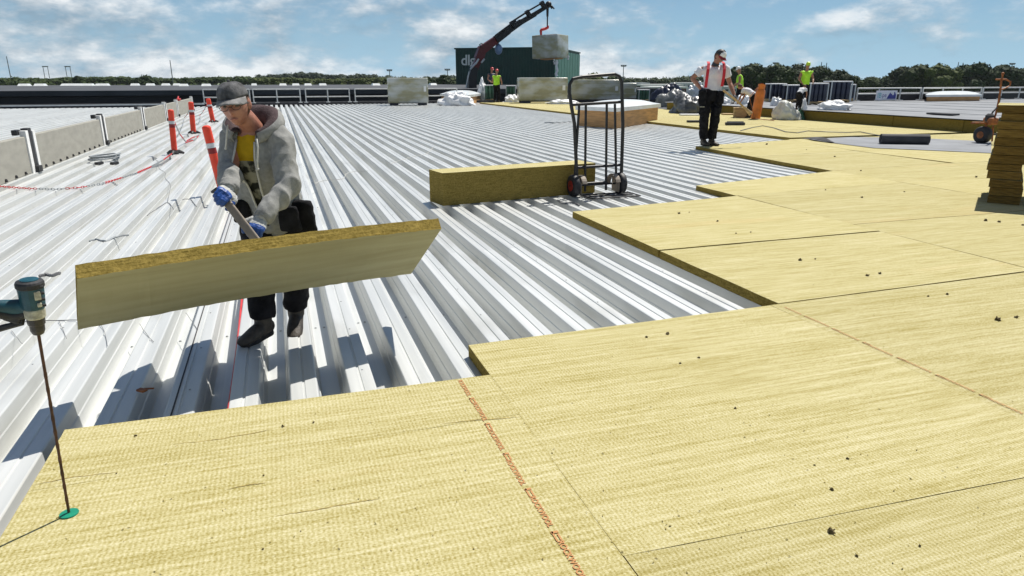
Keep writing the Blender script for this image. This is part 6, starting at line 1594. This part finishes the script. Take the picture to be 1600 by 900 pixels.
# ---- the man with red braces
def brace_man():
    Y = 13.50; g = lambda x, y, dy=0.0: atY(x, y, Y + dy)
    f0 = at(1106, 227, T); k = 154 / pxm(f0) / 1.86
    J = dict(C=g(1124.5, 88, -.12), F=(.22, -.76, -.66), roll=-.10)
    J['N'] = g(1117, 102, .0); J['SH_R'] = g(1098, 108, .06); J['SH_L'] = g(1133, 106, -.04)
    J['EL_R'] = g(1082, 122, .16); J['WR_R'] = g(1095, 139, -.02)
    J['EL_L'] = g(1140, 129, -.06); J['WR_L'] = g(1147.5, 149, -.26)
    J['HP_R'] = g(1103, 149, .02); J['HP_L'] = g(1121, 149, -.02)
    J['KN_R'] = g(1100, 186, -.06); J['KN_L'] = g(1117, 186, -.10)
    J['AN_R'] = g(1099, 219, .02); J['AN_L'] = g(1111.5, 219, -.02)
    J['TOE_R'] = Vector((-.05, -.95, -.05)); J['TOE_L'] = Vector((.18, -.95, -.05))
    J['CH'] = g(1115, 116, .02); J['WA'] = g(1113, 133, .04)
    J['H_L'] = (J['WR_L'], g(1152.5, 157, -.34) - J['WR_L'], Vector((-.3, .5, -.4)), Vector((-.7, -.5, .3)), 1.2)
    J['H_R'] = (J['WR_R'], g(1099, 147, -.12) - J['WR_R'], Vector((.6, .6, 0)), Vector((.4, -.6, .2)), .5)
    root = person('man in a white shirt with red braces and cap holding a long stick', J, k, .013, dict(skin=M['tskin']), loc=f0)
    torso_top(root, J, k, 't_shirt', M['wtee'], .014, hem=.05, vox=.017, sleeves=(.62, .62), wr=.008, sl_r=(.076, .074, .07, .05), neckr=.060)
    trousers(root, J, k, M['pants'], .02, wr=.012)
    boots(root, J, k, .015)
    for pts in ([(1106.5, 96, .04), (1107.5, 99, -.13), (1106.5, 108, -.20), (1105, 119, -.20), (1102.5, 137, -.15)], [(1129, 96, .02), (1131, 99, -.16), (1132, 108, -.23), (1131, 119, -.23), (1128, 135, -.18)]):
        b = MB(); P_ = [g(x, y, d * k) for x, y, d in pts]; vs = []; w_ = .026 * k
        for p in P_: vs += [p - SIDE * w_ - VIEW * .006, p + SIDE * w_ - VIEW * .006, p + SIDE * w_ + VIEW * .006, p - SIDE * w_ + VIEW * .006]
        for i in range(len(P_) - 1):
            for q in range(4): b.add([vs[i * 4 + q], vs[i * 4 + (q + 1) % 4], vs[i * 4 + 4 + (q + 1) % 4], vs[i * 4 + 4 + q]], [(0, 3, 2, 1)])
        obj('brace', b, M['brace'], root, P_[0])
    cap(root, J, k, M['black'], M['darkred'], hi=.115, brim=.058, front=M['white']); hair(root, J, k, M['hair']); face_bits(root, J, k)
    A, C = J['_A'], J['C']; gl = MB()
    gl.rbox(C + A @ (Vector((0, .098, .006)) * k), (.115 * k, .016 * k, .030 * k), .006 * k, A); obj('sunglasses', gl, M['glass'], root, C)
    col = MB(); col.loft([J['N'] - Vector((0, 0, .02 * k)), J['N'].lerp(C, .3)], [(.068 * k, .066 * k), (.062 * k, .062 * k)], J['_S'], n=16); obj('neckband', col, M['gdark'], root, C)
    for s_ in 'LR':
        gm = MB(); W_, d, n, t, cu = J['H_' + s_]; hand(gm, W_, d, n, t, cu, k, .004); o = obj('glove', gm, M['gdark'], root); finish(o, .009, 1)
    for (x, y, dy, w_, h_) in ((1097, 152, -.12, .13, .24), (1126, 152, -.16, .12, .22), (1098, 172, -.16, .12, .16), (1120, 174, -.2, .10, .16)):
        q = MB(); q.rbox(g(x, y, dy * k), (w_ * k, .05 * k, h_ * k), .018 * k, oriented(0), seg=2); o = obj('trouser_pocket', q, M['pants'], root, g(x, y, dy)); finish(o, .014, 2, .01, 9, 2.0)
    mk = MB(); mk.box(g(1097, 167, -.21), (.10, .01, .015), oriented(0)); obj('knee_label', mk, M['tlabel'], root, g(1097, 167, -.2))
    b = MB(); b.tube([g(1130, 141, -.42), g(1152, 158, -.42), g(1166, 171, -.44)], [.022, .024, .022], 8); b.tube([g(1166, 171, -.44), g(1173, 178, -.46)], [.03, .05], 8)
    tag(obj('long_stick', b, M['pine'], None, g(1152, 158, -.42)), 'long pale wooden stick slanting from the hand of the man with red braces', 'tool')
brace_man()
# ---- small workers in the background
def worker(label, px, ytop, yfoot, z, lean, fdir, top, helm, legs='pants', vest=True, hide=0.0, arms='down', k=None):
    b = at(px, yfoot, z); s = 1 / pxm(b)
    f = Vector((fdir[0], fdir[1], 0)).normalized(); r = f.cross(Vector((0, 0, 1)))
    if k is None: k = (yfoot - ytop) * s / (1.86 if not lean else 1.38)
    P = lambda x, y, z_: b + (r * x + f * y + Vector((0, 0, z_))) * k
    th = lean
    up = f * math.sin(th) + Vector((0, 0, math.cos(th)))
    hip = P(0, 0 - .10 * (th > .5), .90)
    def T_(x, u, y=0): return hip + (r * x + up * u + f * y * math.cos(th)) * k
    J = dict(C=T_(0, .73, .03), F=f * math.cos(th * .9) - Vector((0, 0, math.sin(th * .75) + .25)), N=T_(0, .53))
    J['SH_R'] = T_(.18, .49); J['SH_L'] = T_(-.18, .49)
    if th > .5:
        for s_, sg in (('R', 1), ('L', -1)):
            J['EL_' + s_] = J['SH_' + s_] + (f * .08 + r * sg * .06 - Vector((0, 0, .27))) * k; J['WR_' + s_] = J['EL_' + s_] + (f * .10 - r * sg * .05 - Vector((0, 0, .22))) * k
    else:
        for s_, sg in (('R', 1), ('L', -1)):
            J['EL_' + s_] = J['SH_' + s_] + (f * .02 + r * sg * .09 - Vector((0, 0, .27))) * k; J['WR_' + s_] = J['EL_' + s_] + (f * .18 - r * sg * .05 - Vector((0, 0, .14))) * k
    for s_, sg in (('R', 1), ('L', -1)):
        J['HP_' + s_] = hip + r * sg * .09 * k; J['KN_' + s_] = P(sg * .11, .06, .48); J['AN_' + s_] = P(sg * .12, 0, .09); J['TOE_' + s_] = f - Vector((0, 0, .04))
        d = (J['WR_' + s_] - J['EL_' + s_]); J['H_' + s_] = (J['WR_' + s_], d, -r * sg, f, .6)
    root = person(label, J, k, .02, dict(skin=M['tskin']), 'workers in the background', loc=b)
    torso_top(root, J, k, 'vest' if vest else 't_shirt', top, .016, hem=.0, vox=.024, sleeves=(.15, .15) if vest else (.55, .55), wr=.008, smooth=2)
    trousers(root, J, k, M[legs], .028); boots(root, J, k, .022)
    if helm is None: hair(root, J, k, M['hair'])
    else:
        cap(root, J, k, helm, helm, hi=.125, brim=.03, nm='helmet')
    return J
worker('worker in a yellow vest and red helmet standing below the crane', 776, 121, 160, T, .05, (.5, .6), M['vest'], M['helmr'])
worker('worker with a red helmet half hidden left of the yellow vested one', 768, 118, 156, T, .05, (.3, -.8), M['navy'], M['helmr'])
worker('worker in yellow vest and white cap behind the man with red braces', 1153, 121, 172, T, .12, (-.7, .4), M['vest'], M['white'])
worker('man in a white shirt stooping left of the orange gas cylinder', 1172, 133, 184, T, 1.05, (-.55, .75), M['wtee'], None, vest=False)
worker('worker in a yellow vest and yellow green helmet at the back, above the stooping man', 1253, 115, 169, T + .35, .10, (-.3, -.8), M['vest'], M['hivy'])
worker('man in a white shirt stooping to the right behind the rubbish bag', 1247, 135, 171, RZ + .02, .95, (.8, .35), M['wtee'], None, vest=False)
# ================================================================== summer haze
mb = MB(); mb.box((0, 0, .5), (5200, 5200, 21.6))
hz = bpy.data.materials.new('haze_air'); hz.use_nodes = True; ht = hz.node_tree; ht.nodes.clear()
ho_ = N(ht, 'ShaderNodeOutputMaterial'); pv = N(ht, 'ShaderNodeVolumePrincipled'); pv.inputs['Density'].default_value = HAZE; pv.inputs['Color'].default_value = (0.86, 0.93, 1.0, 1)
ht.links.new(pv.outputs[0], ho_.inputs['Volume'])
tag(obj('haze', mb, hz), kind='stuff')
print('objects', len(bpy.data.objects), 'faces', sum(len(o.data.polygons) for o in bpy.data.objects if o.type == 'MESH'))
